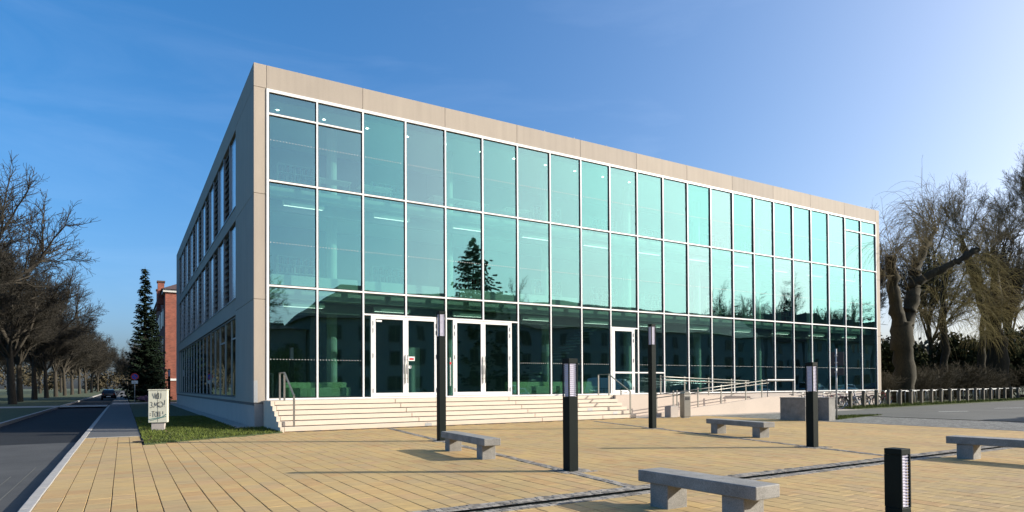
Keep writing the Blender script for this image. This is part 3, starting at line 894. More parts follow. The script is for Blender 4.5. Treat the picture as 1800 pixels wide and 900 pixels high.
# step lights
for x, k in ((5.75, 5), (14.0, 3), (15.2, 4)):
    yf = -1.45 - TRD*k
    MB().box(x - .14, x + .14, yf - .006, yf + .004, FL - RIS*k - .14, FL - RIS*k - .03).build('step_light', M['galv'], steps)

def stair_rail(x, label):
    t = thing('stair_handrail', label, 'handrail')
    a = (x, -1.02, FL + 1.02); b = (x, -1.42, FL + 1.02); c = (x, -2.95, 1.24)
    r = MB()
    r.obox((x, -1.01, FL + 1.02), .06, .84, .035)
    d = Vector(c) - Vector(b); mid = (Vector(b) + Vector(c)) / 2
    r.obox(mid, .06, d.length + .03, .035, 0, math.atan2(d.z, d.y) + math.pi)
    r.build('top_rail', M['steel'], t)
    for yy, z0, z1 in ((-.62, FL, FL + 1.0), (-1.42, FL - .005, FL + 1.0), (-2.96, RIS*1.0 - .005, 1.225)):
        MB().box(x - .03, x + .03, yy - .022, yy + .022, z0, z1).build('post', M['steel'], t)
    return t
stair_rail(.82, 'brushed steel handrail at the left end of the entrance steps')
stair_rail(15.95, 'brushed steel handrail at the right end of the entrance steps by the ramp')

# switchback ramp to the single door
ramp_t = thing('access_ramp', 'low beige concrete access ramp folding back along the glass front', 'ramp')
def wedge(y0, y1, pts, name):
    poly = [(pts[0][0], -.2)] + pts + [(pts[-1][0], -.2)]
    return MB().prism(poly, 'y', y0, y1).build(name, M['ramp'], ramp_t)
wedge(-1.45, -.05, [(16.22, FL - .006), (19.6, FL - .006), (26.0, .74), (28.4, .74)], 'upper_flight')
wedge(-2.74, -1.452, [(26.0, .738), (28.4, .738)], 'turning_landing')
wedge(-2.70, -1.60, [(17.4, .0), (25.998, .72)], 'lower_flight')
wedge(-2.86, -2.702, [(17.35, .12), (17.5, .14), (26.0, .86), (28.5, .86)], 'kerb_wall')
wedge(-1.60, -1.452, [(16.22, FL + .004), (19.6, FL + .004), (25.998, .86)], 'dividing_wall')
rail = thing('ramp_railing', 'brushed steel double railing along the access ramp', 'railing')
def railing(y, pts, posts):
    for h in (.90, .74):
        MB().tube([(x, y, z + h) for x, z in pts], .021, 8).build('rail', M['steel'], rail, smooth=True)
    for x in posts:
        for (xa, za), (xb, zb) in zip(pts[:-1], pts[1:]):
            if xa <= x <= xb:
                z = za + (zb - za)*(x - xa)/(xb - xa)
                MB().box(x - .03, x + .03, y - .02 + .05, y + .02 + .05, z - .15, z + .98).build('post', M['steel'], rail)
railing(-1.52, [(19.2, FL), (19.6, FL), (26.0, .82)], (19.3, 21.0, 22.8, 24.6))
railing(-2.80, [(17.7, .16), (26.0, .86)], (17.8, 18.9, 19.15, 20.6, 22.3, 24.2, 25.5))
MB().tube([(17.7, -2.80, 1.06), (17.55, -2.80, 1.02), (17.5, -2.8, .95), (17.55, -2.8, .91), (17.7, -2.8, .90)], .021, 8).build('rail', M['steel'], rail, smooth=True)
MB().tube([(25.9, -2.8, .8), (25.9, -2.8, 1.72), (28.1, -2.8, 1.72), (28.1, -2.8, .8)], .03, 8).build('end_loop', M['steel'], rail)
MB().box(25.85, 28.15, -2.86, -2.74, 1.74, 1.80).build('top_rail', M['white_frame'], rail)  # sun glare on the end loop's top, put in as a white bar
MB().tube([(28.1, -2.75, 1.72), (28.1, -.2, 1.72)], .03, 8).build('end_loop', M['steel'], rail)
# push-button arm beside the door
pb = thing('door_buffer', 'small steel floor-mounted buffer beside the single door', 'door stop', (16.9, -1.2, FL))
MB().tube([(0, 0, 0), (0, 0, .22)], .03, 8).build('post', M['steel'], pb)
MB().tube([(0, 0, .2), (.38, 0, .16)], .045, 8).build('pad', M['galv'], pb)
# ------------------------------------------------------------------ lamp posts, benches, blocks, bin, signs
def lamp_post(loc, H, rz, label, head=.62, cap=.09, w=.20):
    t = thing('lamp_post', label, 'lamp post', loc, rz, 'square lamp posts on the plaza')
    h = w/2
    zt = H - cap; zb = zt - head
    MB().box(-h, h, -h, h, -.05, zb).build('post', M['black_steel'], t, bevel=.006, seg=1)
    hd = MB()
    for sx in (-1, 1):
        for sy in (-1, 1):
            hd.box(min(sx*h, sx*(h-.022)), max(sx*h, sx*(h-.022)), min(sy*h, sy*(h-.022)), max(sy*h, sy*(h-.022)), zb + .001, zt - .001)
    g = hd.build('lamp_head', M['black_steel'], t)
    MB().box(-h + .030, h - .030, -h + .030, h - .030, zb + .002, zt - .002).build('diffuser', M['lens'], g)
    n = int(head / .034)
    s = MB()
    for k in range(n):
        z = zb + (k + .5)*head/n
        s.box(-h + .012, h - .012, -h + .012, h - .012, z - .006, z + .006)
    o = s.build('louvre_ring', M['louvre_ring'], g)
    MB().box(-h - .001, h + .001, -h - .001, h + .001, zt, H).build('cap', M['black_steel'], t, bevel=.006, seg=1)
    return t
lamp_post((3.47, -9.21, 0), 3.65, 0, 'tall dark lamp post in front of the double entrance doors')
lamp_post((2.72, -16.36, 0), 2.03, 0, 'mid-height dark lamp post at the centre of the plaza', head=.60)
lamp_post((11.84, -8.78, 0), 3.69, 0, 'tall dark lamp post in front of the single ramp door', head=.64)
lamp_post((10.22, -16.06, 0), 2.07, 0, 'mid-height dark lamp post in front of the granite blocks', head=.62)
b5 = lamp_post((3.66, -21.60, 0), .78, 0, 'short dark lamp bollard at the bottom edge of the plaza', head=.62, cap=.07)
MB().box(-.1005, -.0785, -.077, .077, .092, .708).build('blank_plate', M['black_steel'], b5)
lamp_post((-.45, 44.2, 0), 3.3, 0, 'dark lamp post beyond the far end of the shaded side wall')

def bench(loc, rz, L, W, label, h=.45, th=.15, inset=.33):
    t = thing('granite_bench', label, 'bench', loc, rz, 'granite benches on the plaza')
    MB().box(-W/2, W/2, -L/2, L/2, h - th, h).build('seat', M['granite'], t, bevel=.012)
    for s in (-1, 1):
        y = s*(L/2 - inset)
        MB().box(-W/2 + .035, W/2 - .035, y - .15, y + .15, -.02, h - th - .001).build('leg', M['granite'], t, bevel=.01)
    return t
bench((2.47, -12.83, 0), R(-4.7), 2.58, .38, 'granite bench beside the tall lamp post near the entrance steps')
bench((1.77, -20.34, 0), R(1.9), 1.78, .42, 'nearest granite bench in the foreground beside the drain')
bench((11.8, -12.55, 0), R(-8), 2.45, .43, 'granite bench in front of the ramp, left of the granite blocks')
bench((10.7, -20.15, 0), R(4), 2.4, .46, 'granite bench cut off by the right edge of the picture')

def block(loc, sx, sy, h, label):
    t = thing('granite_block', label, 'stone block', loc, 0, 'granite blocks by the car park')
    MB().box(0, sx, 0, sy, -.02, h*.985).build('block', M['granite'], t, bevel=.012)
    MB().box(-.012, sx + .012, -.012, sy + .012, h*.985 + .002, h + .04).build('cover_slab', M['granite'], t, bevel=.01)
    return t
block((20.05, -9.1, .0), .78, 1.2, .93, 'grey granite block left of the lamp post, by the ramp end')
block((20.90, -9.6, .0), .44, .66, .93, 'grey granite block right of the lamp post, by the sign pole')
sbk = thing('stone_footing', 'small pale square stone footing at the bottom end of the ramp', 'stone block', (18.2, -3.33, 0))
MB().box(-.26, .26, -.2, .2, -.02, .50).build('block', M['plinth'], sbk, bevel=.012)
MB().box(-.2, .2, -.16, .16, .502, .53).build('cover_slab', M['kerb'], sbk)

bn = thing('litter_bin', 'upright stainless steel litter bin beside the bottom of the ramp', 'litter bin', (18.15, -4.25, 0), R(-8))
MB().box(-.19, .19, -.16, .16, .04, 1.06).build('body', M['steel'], bn, bevel=.02)
MB().prism([(-.205, 1.065), (.205, 1.065), (.205, 1.12), (.12, 1.20), (-.12, 1.20), (-.205, 1.12)], 'y', -.17, .17).build('hood', M['steel'], bn, bevel=.01)
MB().box(-.13, .13, -.165, -.161, .82, .96).build('opening', M['gasket'], bn)
MB().box(-.15, .15, -.12, .12, -.02, .038).build('base', M['galv'], bn)

sp = thing('sign_pole', 'tall galvanised pole with two dark sign backs next to the granite blocks', 'sign', (22.28, -9.07, 0))
MB().tube([(0, 0, -.05), (0, 0, 3.05)], .035, 10).build('pole', M['galv'], sp, smooth=True)
MB().obox((.09, .0, 2.62), .52, .02, .60, R(-52)).build('sign_board', M['sign_back'], sp, bevel=.006, seg=1)
MB().obox((.09, .0, 2.05), .52, .02, .30, R(-52)).build('sign_board', M['sign_back'], sp, bevel=.006, seg=1)
for z in (2.75, 2.45, 2.05):
    MB().box(-.045, .06, -.045, .045, z - .02, z + .02).build('clamp', M['galv'], sp)

# white cable cabinet with scrawled graffiti
cb = thing('cable_cabinet', 'cream cable cabinet with black graffiti on the lawn by the walkway', 'cabinet', (-3.12, .45, .0), R(-12))
MB().box(-.21, .21, -.12, .12, -.1, .30).build('base', M['plinth'], cb, bevel=.01, seg=1)
MB().box(-.30, .30, -.16, .16, .302, 1.44).build('housing', M['cabinet'], cb, bevel=.012)
MB().box(-.315, .315, -.175, .175, 1.442, 1.48).build('lid', M['cabinet'], cb, bevel=.01)
def strokes(mat, lines, r):
    s = MB()
    for ln in lines:
        s.tube([(x*.76, -.162, z) for x, z in ln], r, 5)
    o = s.build('graffiti', M[mat], cb); tag(o, kind='stuff')
def circ(cx, cz, rx, rz_, a0=0, a1=360, n=12):
    return [(cx + rx*math.cos(R(a0 + (a1-a0)*i/n)), cz + rz_*math.sin(R(a0 + (a1-a0)*i/n))) for i in range(n+1)]
strokes('ink', [
    [(-.22, 1.34), (-.14, 1.16), (-.10, 1.36), (-.07, 1.14)], [(-.06, 1.22), (.04, 1.36), (.05, 1.24), (-.02, 1.22), (.06, 1.15)], circ(.0, 1.24, .05, .1), [(.14, 1.34), (.14, 1.20), (.10, 1.14)], [(.13, 1.385), (.15, 1.395)],
    circ(-.27, .98, .05, .05, 140, -90, 8), circ(-.27, .88, .055, .05, 90, -140, 8), [(-.2, .86), (-.185, .86)],
    [(-.15, .84), (-.12, 1.02), (-.07, .90), (-.02, 1.02), (.0, .84)], circ(.12, .94, .11, .10), [(.08, .97), (.085, .98)], [(.15, .97), (.155, .98)], circ(.12, .92, .06, .04, 200, 340, 6),
    [(.30, 1.10), (.285, .92)], [(.28, .86), (.285, .87)],
    [(-.33, .62), (-.27, .62)], [(-.33, .56), (-.27, .56)], [(-.24, .70), (-.12, .70)], [(-.18, .70), (-.19, .50)], circ(-.06, .60, .05, .09), [(.03, .70), (.03, .52), (.10, .52), (.10, .70)], [(.22, .70), (.22, .60)], [(.22, .53), (.225, .535)]], .008)
strokes('ink_green', [[(-.36, .42), (-.1, .46), (.2, .50), (.36, .60)], [(-.3, .38), (.0, .44), (.36, .52)]], .013)
MB().box(-.004, .004, -.1635, -.1605, .33, 1.42).build('door_gap', M['gasket'], cb)

# no-parking sign by the side street
npk = thing('no_parking_sign', 'round blue and red no-parking sign on a thin pole by the far side street', 'sign', (-3.25, 47.6, 0), R(-8))
MB().tube([(0, 0, -.02), (0, 0, 2.95)], .035, 8).build('pole', M['galv'], npk, smooth=True)
def disc(r, y0, y1, z, mat, n=28, parent=npk, name='disc'):
    return MB().prism([(r*math.cos(2*math.pi*k/n), z + r*math.sin(2*math.pi*k/n)) for k in range(n)], 'y', y0, y1).build(name, M[mat], parent)
disc(.34, -.06, -.04, 2.62, 'sign_red', name='sign_face')
disc(.25, -.064, -.061, 2.62, 'sign_blue', name='sign_face')
MB().obox((0, -.067, 2.62), .5, .004, .07, 0, 0, R(45)).build('bar', M['sign_red'], npk)
MB().box(-.27, .27, -.06, -.04, 1.92, 2.22).build('plate', M['sign_white'], npk)
MB().obox((-.06, -.062, 2.07), .3, .003, .03).build('lettering', M['ink'], npk)

# fence: short granite posts carrying a steel rail
fp = [34.33 + 1.74*k for k in range(19)]
def fence_y(x): return -2.35 + (x - 34.33)*.1035
post_me = MB().box(-.09, .09, -.09, .09, -.1, 1.08).mesh('post', M['granite_dark'], bevel=.02)
rail_me = MB().tube([(.0, 0, 1.0), (1.74, .18, 1.0)], .022, 6).mesh('rail', M['galv'], smooth=True)
brk = MB().box(-.03, .03, -.13, -.09, .94, 1.05).mesh('bracket', M['galv'])
for k, x in enumerate(fp):
    t = thing('fence_post', 'short square stone fence post, %s from the bicycle end of the row' % NTH[k], 'fence post', (x, fence_y(x), .03), R(random.uniform(-3, 3)), 'stone posts fencing the car park')
    inst('post', post_me, t, (0, 0, random.uniform(-.05, .03)))
    if 3 <= k < 18:
        inst('rail', rail_me, t, (0, .1, 0)); 
    inst('bracket', brk, t)
# bicycle hoops behind the fence
hp = [(-.36, 0, -.05), (-.36, 0, .80), (-.33, 0, .88), (-.25, 0, .92), (.25, 0, .92), (.33, 0, .88), (.36, 0, .80), (.36, 0, -.05)]
hoop_me = MB().tube(hp, .028, 8).mesh('hoop', M['galv'], smooth=True)
for k in range(17):
    x = 40.2 + 1.62*k
    t = thing('bicycle_stand', 'empty steel bicycle hoop behind the fence, %s from the building' % NTH[k], 'bicycle stand', (x, fence_y(x) + 1.1 + .1*math.sin(k*2.1), .03), R(12 + 5*math.sin(k*1.7)), 'steel bicycle hoops behind the fence')
    inst('hoop', hoop_me, t)
# ------------------------------------------------------------------ bicycles
def torus(R0, r, n=28, m=6):
    v = []; f = []
    for i in range(n):
        a = 2*math.pi*i/n
        for j in range(m):
            b = 2*math.pi*j/m
            v.append(((R0 + r*math.cos(b))*math.cos(a), r*math.sin(b), (R0 + r*math.cos(b))*math.sin(a)))
    for i in range(n):
        for j in range(m):
            f.append((i*m + j, i*m + (j+1) % m, ((i+1) % n)*m + (j+1) % m, ((i+1) % n)*m + j))
    o = MB(); o.v = v; o.f = f
    return o
tyre_me = torus(.322, .030).mesh('tyre', M['rubber'], smooth=True)
rim = torus(.297, .012, 28, 4)
for k in range(14):
    a = 2*math.pi*k/14
    rim.tube([(0, .02 if k % 2 else -.02, 0), (.297*math.cos(a), 0, .297*math.sin(a))], .0025, 3, False)
rim.tube([(0, -.05, 0), (0, .05, 0)], .022, 8)
rim_me = rim.mesh('rim', M['chrome'])
def make_bike(label, mat, loc, rz, lean=.0, basket=False):
    t = thing('bicycle', label, 'bicycle', loc, rz, 'bicycles parked by the glass front')
    t.rotation_euler = (lean, 0, rz)
    for x in (-.53, .53):
        w = inst('tyre', tyre_me, None); col.objects.unlink(w)
        wh = bpy.data.objects.new('wheel', rim_me); link(wh, t); wh.location = (x, 0, .347)
        ty = bpy.data.objects.new('tyre', tyre_me); link(ty, wh)
        bpy.data.objects.remove(w)
    bb = (-.08, 0, .29); st_top = (-.24, 0, .80); hd = (.36, 0, .86); hd2 = (.40, 0, .66)
    MB().tube([bb, st_top], .024, 6).tube([st_top, hd], .023, 6).tube([bb, hd2], .026, 6).tube([bb, (-.53, .05, .347)], .016, 5).tube([bb, (-.53, -.05, .347)], .016, 5).tube([(-.22, .02, .76), (-.53, .05, .347)], .014, 5).tube([(-.22, -.02, .76), (-.53, -.05, .347)], .014, 5).tube([hd, hd2], .028, 6).tube([hd2, (.47, .045, .5), (.53, .05, .347)], .017, 5).tube([hd2, (.47, -.045, .5), (.53, -.05, .347)], .017, 5).build('frame', M[mat], t)
    MB().prism([(-.40, .93), (-.38, .97), (-.14, .955), (-.13, .935), (-.26, .915)], 'y', -.055, .055).tube([(-.24, 0, .8), (-.27, 0, .93)], .019, 6).build('saddle', M['bike_black'], t, bevel=.012)
    MB().tube([hd, (.34, 0, 1.0)], .019, 6).tube([(.22, -.28, .99), (.33, -.2, 1.02), (.36, 0, 1.0), (.33, .2, 1.02), (.22, .28, .99)], .018, 6).build('handlebar', M['chrome'], t)
    MB().tube([(-.08, -.06, .29), (-.08, .06, .29)], .085, 12).tube([(-.08, .08, .29), (.06, .08, .20)], .01, 5).tube([(-.08, -.08, .29), (-.22, -.08, .38)], .01, 5).box(.02, .10, .08, .17, .185, .205).box(-.26, -.18, -.17, -.08, .37, .39).build('crank', M['galv'], t)
    mg = MB()
    for cx in (-.53, .53):
        a0, a1 = (20, 190) if cx < 0 else (10, 140)
        pts = [(cx + .37*math.cos(R(a0 + (a1-a0)*i/8)), 0, .347 + .37*math.sin(R(a0 + (a1-a0)*i/8))) for i in range(9)]
        mg.tube(pts, .018, 4)
    mg.build('mudguard', M[mat], t)
    MB().tube([(-.72, -.06, .74), (-.35, -.06, .74)], .007, 4).tube([(-.72, .06, .74), (-.35, .06, .74)], .007, 4).tube([(-.6, -.05, .74), (-.53, -.05, .347)], .006, 4).tube([(-.6, .05, .74), (-.53, .05, .347)], .006, 4).build('rack', M['galv'], t)
    if basket:
        b = MB()
        for z in (.82, .92, 1.02): b.tube([(.42, -.15, z), (.66, -.15, z), (.66, .15, z), (.42, .15, z), (.42, -.15, z)], .006, 4)
        for x, y in ((.42, -.15), (.66, -.15), (.66, .15), (.42, .15), (.54, -.15), (.54, .15)): b.tube([(x, y, .82), (x, y, 1.02)], .005, 4)
        b.build('basket', M['galv'], t)
    return t
bikes = [
    ('black bicycle leaning at the turning landing of the ramp', 'bike_black', (29.2, -2.2), 40, False),
    ('silver bicycle just past the ramp, second from the steps', 'bike_silver', (30.3, -2.3), 30, True),
    ('dark blue bicycle among the parked ones behind the first granite block', 'bike_blue', (31.4, -2.1), 38, False),
    ('black bicycle with a basket behind the lamp post and granite blocks', 'bike_black', (32.5, -2.3), 25, True),
    ('red bicycle half hidden behind the granite block by the sign pole', 'bike_red', (33.5, -1.9), 35, False),
    ('black bicycle between the sign pole and the first fence post', 'bike_black', (34.6, -1.5), 22, False),
    ('silver bicycle between the first and second fence posts', 'bike_silver', (36.2, -1.2), 30, False),
    ('dark blue bicycle with a basket between the second and third fence posts', 'bike_blue', (37.4, -1.0), 24, True),
    ('black bicycle between the third and fourth fence posts by the building corner', 'bike_black', (38.9, -.9), 34, False),
    ('red bicycle at the end of the row by the building corner', 'bike_red', (40.3, -.8), 26, False)]
for lb, mt_, (x, y), a, bk in bikes:
    make_bike(lb, mt_, (x, y, .03 if x > 33.3 else 0), R(a/3 - 36), R(random.uniform(-6, 6)), bk)

# ------------------------------------------------------------------ cars
def loft(secs, name, mat, parent, smooth=True, sub=0):
    """secs: list of closed rings with equal point counts"""
    o = MB(); n = len(secs[0])
    for s in secs: o.v += [tuple(p) for p in s]
    for i in range(len(secs)-1):
        for k in range(n):
            k2 = (k+1) % n
            o.f.append((i*n + k, i*n + k2, (i+1)*n + k2, (i+1)*n + k))
    o.f.append(tuple(range(n-1, -1, -1))); o.f.append(tuple((len(secs)-1)*n + k for k in range(n)))
    return o.build(name, M[mat], parent, smooth=smooth)
def car(label, mat, loc, rz, group=None, van=False, scale=1.0):
    """x forward, length 4.2 m"""
    t = thing('parked_car', label, 'car', loc, rz, group)
    t.scale = (scale,)*3
    st = [(-2.10, .62, .45, .72, .80), (-2.04, .78, .30, .86, .93), (-1.6, .84, .22, .90, .97), (-.8, .86, .20, .92, .97), (.5, .86, .20, .91, .96), (1.2, .85, .20, .86, .91), (1.75, .80, .22, .76, .80), (2.02, .70, .28, .64, .67), (2.10, .52, .38, .54, .57)]
    rings = []
    for x, w, zb, zs, zt in st:
        rings.append([(x, -w*.9, zb), (x, w*.9, zb), (x, w, zb + .14), (x, w, (zb+zs)/2 + .05), (x, w*.95, zs), (x, w*.8, zt), (x, -w*.8, zt), (x, -w*.95, zs), (x, -w, (zb+zs)/2 + .05), (x, -w, zb + .14)])
    loft(rings, 'body', mat, t)
    rz_ = 1.78 if van else 1.43
    roof_b = (-1.95 if van else -1.45)
    cab = [((-2.0 if van else -1.85), .70, .92, .94), (roof_b, .60 if not van else .66, .92, rz_ - .08), (roof_b + .5, .58 if not van else .66, .92, rz_), (.2, .57 if not van else .66, .92, rz_), (.5, .58, .92, rz_ - .08), (1.25, .70, .88, .90)]
    r2 = []
    for x, w, z0, z1 in cab:
        r2.append([(x, -.80, z0), (x, .80, z0), (x, w + .06, max(z0 + .005, z1 - .10)), (x, w - .04, z1), (x, -w + .04, z1), (x, -w - .06, max(z0 + .005, z1 - .10))])
    cabin = loft(r2, 'cabin', mat, t, smooth=False)
    def side_glass(s, pts):
        y = lambda z: s*(.81 - (z - .92)*(.155/.45))
        o = MB(); n = len(pts)
        o.v = [(x, y(z) + s*.012, z) for x, z in pts] + [(x, y(z) - s*.01, z) for x, z in pts]
        o.f = [tuple(range(n)), tuple(range(2*n-1, n-1, -1))] + [(k, n + k, n + (k+1) % n, (k+1) % n) for k in range(n)]
        o.build('side_window', M['car_glass'], t)
    for s in (-1, 1):
        side_glass(s, [(-1.42, .97), (-.45, .97), (-.45, rz_ - .13), (roof_b + .33, rz_ - .13)])
        side_glass(s, [(-.38, .97), (.92, .97), (.46, rz_ - .13), (-.38, rz_ - .13)])
    o = MB(); o.v = [(1.235, -.66, .935), (1.235, .66, .935), (.56, .53, rz_ - .11), (.56, -.53, rz_ - .11)]; o.v += [(x + .012, y, z + .012) for x, y, z in o.v]
    o.f = [(0, 1, 2, 3), (7, 6, 5, 4), (0, 4, 5, 1), (1, 5, 6, 2), (2, 6, 7, 3), (3, 7, 4, 0)]
    o.build('windscreen', M['car_glass'], t)
    xb0 = -2.0 if van else -1.85
    o = MB(); o.v = [(xb0 + .01, -.62, .96), (xb0 + .01, .62, .96), (roof_b + .02, .54, rz_ - .14), (roof_b + .02, -.54, rz_ - .14)]; o.v += [(x - .03, y, z + .02) for x, y, z in o.v]
    o.f = [(0, 1, 2, 3), (7, 6, 5, 4), (0, 4, 5, 1), (1, 5, 6, 2), (2, 6, 7, 3), (3, 7, 4, 0)]
    o.build('rear_window', M['car_glass'], t)
    for x in (-1.28, 1.32):
        for s in (-1, 1):
            w = MB().tube([(x, s*.70, .31), (x, s*.88, .31)], .31, 20).build('wheel', M['rubber'], t)
            MB().tube([(x, s*.86, .31), (x, s*.887, .31)], .20, 16).build('rim', M['galv'], w)
    for s in (-1, 1):
        MB().box(1.93, 2.06, min(s*.42, s*.66), max(s*.42, s*.66), .50, .64).build('headlight', M['lamp_clear'], t, bevel=.02)
        MB().box(-2.11, -2.02, min(s*.52, s*.74), max(s*.52, s*.74), .66, .86).build('tail_lamp', M['lamp_red'], t, bevel=.02)
        MB().box(.78, .92, min(s*.84, s*1.0), max(s*.84, s*1.0), .92, 1.04).build('wing_mirror', M[mat], t, bevel=.02)
    for xe in (-2.13, 2.12):
        MB().box(min(xe, xe*.985), max(xe, xe*.985), -.26, .26, .40, .51).build('number_plate', M['sign_white'], t)
    return t
car('dark car on the shaded road beside the far side street', 'car_dark', (-5.95, 80.0, -.12), R(90))
car('dark red car at the right edge behind the car park', 'car_red', (67.6, -1.6, -.01), R(-60))
car('white van parked just past the right edge, its shadow lying on the car park', 'car_white', (31.3, -16.1, -.01), R(58), van=True, scale=1.18)
rowc = [('car_silver', 31, 'silver'), ('car_blue', 39.5, 'blue'), ('car_white', 47, 'white'), ('car_dark', 58, 'black'), ('car_silver', 72, 'silver'), ('car_silver', 83, 'silver'), ('car_white', 92, 'white'), ('car_blue', 100, 'blue'), ('car_silver', 110, 'silver')]
for k, (mt_, x, cn) in enumerate(rowc):
    car('%s parked car mirrored low in the glass front, %s of its row' % (cn, NTH[k]), mt_, (x, -33.2 + (k % 2)*.3, -.1), R(0 if k % 3 else 180), 'cars parked across the plaza', van=(k in (5,)))
# ------------------------------------------------------------------ trees
def seg_mesh(name, segs, mat, thick=.05):
    """segments (p0, p1, r0, r1) to tapered tubes; thin ones get three sides"""
    A = np.array([s[0] for s in segs], float); B = np.array([s[1] for s in segs], float)
    r0 = np.array([s[2] for s in segs]); r1 = np.array([s[3] for s in segs])
    vs_, fs_ = [], []
    base = 0
    for sel, n in ((r0 >= thick, 8), (r0 < thick, 3)):
        if not sel.any(): continue
        a, b, q0, q1 = A[sel], B[sel], r0[sel], r1[sel]
        d = b - a; L = np.linalg.norm(d, axis=1, keepdims=True); d = d/np.maximum(L, 1e-6)
        ref = np.where(np.abs(d[:, 2:3]) < .9, np.array([[0, 0, 1.]]), np.array([[1., 0, 0]]))
        u = np.cross(d, ref); u /= np.linalg.norm(u, axis=1, keepdims=True); w = np.cross(d, u)
        b = b + d*(q1*.6)[:, None]
        ang = np.arange(n)*2*np.pi/n
        off = u[:, None, :]*np.cos(ang)[None, :, None] + w[:, None, :]*np.sin(ang)[None, :, None]
        va = a[:, None, :] + off*q0[:, None, None]; vb = b[:, None, :] + off*q1[:, None, None]
        v = np.concatenate([va, vb], 1).reshape(-1, 3)
        k = np.arange(n); k2 = (k+1) % n
        f = np.stack([k, k2, k2+n, k+n], 1)[None] + (np.arange(len(a))*2*n)[:, None, None]
        vs_.append(v); fs_.append(f.reshape(-1, 4) + base); base += len(v)
    return np_mesh(name, np.concatenate(vs_), np.concatenate(fs_), mat)

def norm(v):
    l = math.sqrt(v[0]*v[0] + v[1]*v[1] + v[2]*v[2]) or 1
    return (v[0]/l, v[1]/l, v[2]/l)
def away(d, ang, rg):
    ref = (0, 0, 1) if abs(d[2]) < .9 else (1, 0, 0)
    u = norm((d[1]*ref[2]-d[2]*ref[1], d[2]*ref[0]-d[0]*ref[2], d[0]*ref[1]-d[1]*ref[0]))
    w = (d[1]*u[2]-d[2]*u[1], d[2]*u[0]-d[0]*u[2], d[0]*u[1]-d[1]*u[0])
    a = rg.uniform(0, 2*math.pi); c, s = math.cos(ang), math.sin(ang)
    return norm(tuple(d[i]*c + (u[i]*math.cos(a) + w[i]*math.sin(a))*s for i in range(3)))
def grow(out, rg, p, d, L, r, lev, cfg):
    n = cfg['seg'][lev]; wob = cfg['wob'][lev]; tr = cfg['trop'][lev]; last = lev == len(cfg['seg']) - 1
    step = L/n; pts = [p]; rr = [r]
    rend = max(cfg['rmin'], r*cfg['taper'])
    for i in range(n):
        d = norm((d[0] + rg.gauss(0, wob), d[1] + rg.gauss(0, wob), d[2] + rg.gauss(0, wob) + tr))
        p = (p[0] + d[0]*step, p[1] + d[1]*step, p[2] + d[2]*step)
        pts.append(p); rr.append(r + (rend - r)*(i+1)/n)
        out[min(lev, 1) if lev < 2 else 1 if lev < cfg['split'] else 2].append((pts[-2], p, rr[-2], rr[-1]))
        if not last:
            t = (i+1)/n
            if t >= cfg['start'][lev]:
                m_ = cfg['ch'][lev]*(1.0/n)/(1 - cfg['start'][lev] + 1e-6)
                cnt = int(m_) + (1 if rg.random() < m_ - int(m_) else 0)
                for _ in range(cnt):
                    dd = away(d, R(rg.uniform(*cfg['ang'][lev])), rg)
                    if dd[2] < cfg.get('minz', -.3) and lev < 2: dd = norm((dd[0], dd[1], abs(dd[2])*.4))
                    grow(out, rg, p, dd, L*cfg['ratio'][lev]*rg.uniform(.65, 1.1)*(1 - .35*(t - .3)), max(cfg['rmin'], rr[-1]*cfg['rr'][lev]), lev + 1, cfg)
    if not last:
        for _ in range(cfg['tip'][lev]):
            dd = away(d, R(rg.uniform(8, 35)), rg)
            grow(out, rg, p, dd, L*cfg['ratio'][lev]*rg.uniform(.7, 1.0), max(cfg['rmin'], rr[-1]*.85), lev + 1, cfg)

AVENUE = dict(seg=[4, 6, 5, 4, 3], wob=[.04, .10, .14, .18, .2], trop=[.0, .06, .04, .04, .05], start=[.75, .25, .15, .1, 0], ch=[6, 8, 9, 8, 0], tip=[3, 2, 2, 2, 0],
              ang=[(18, 52), (22, 52), (25, 58), (25, 60)], ratio=[1.55, .48, .50, .55], rr=[.5, .55, .55, .6], taper=.55, rmin=.0125, split=3, minz=.05)
def avenue_mesh(seed, cfg=AVENUE, H=5.6, r=.36):
    rg = random.Random(seed); out = [[], [], []]
    grow(out, rg, (0, 0, -.1), (0, 0, 1), H, r, 0, cfg)
    return out
def tree_parts(t, out, bark, twig):
    me_t = seg_mesh('trunk', out[0], bark, .0)
    me_l = seg_mesh('limbs', out[1], bark, .05)
    me_c = seg_mesh('crown', out[2], twig, .03)
    tr = inst('trunk', me_t, t); inst('limb', me_l, t); c = inst('crown', me_c, t); tag(c, kind='stuff')
av = []
places = [(-15.6, 36, 1.05, 'bare avenue tree at the left edge, its crown reaching in from outside the frame'),
          (-13.3, 52, 1.05, 'bare avenue tree with the leftmost trunk in view beside the road'),
          (-14.3, 66, .98, 'bare avenue tree with the second trunk from the left, sunlit bark'),
          (-14.4, 81, 1.0, 'bare avenue tree with the third trunk from the left beside the road'),
          (-14.4, 97, 1.0, 'bare avenue tree with the fourth trunk from the left'), (-14.4, 113, 1.0, 'bare avenue tree with the fifth trunk from the left'),
          (-14.2, 130, 1.0, 'bare avenue tree with the sixth trunk from the left'), (-14.0, 148, 1.0, 'bare avenue tree with the seventh trunk from the left'),
          (-13.6, 168, 1.05, 'bare avenue tree with the eighth trunk from the left'), (-13.2, 190, 1.05, 'bare avenue tree with the ninth trunk from the left'),
          (-12.8, 215, 1.1, 'bare avenue tree next to last towards the end of the road'), (-12, 245, 1.1, 'bare avenue tree farthest down the road')]
protos = []
for s in range(3):
    t = thing('avenue_tree', 'proto', 'tree', (0, 0, 0), 0, 'bare trees along the left side of the road')
    tree_parts(t, avenue_mesh(20 + s), M['bark'], M['twig'])
    protos.append(t)
used = [False]*3
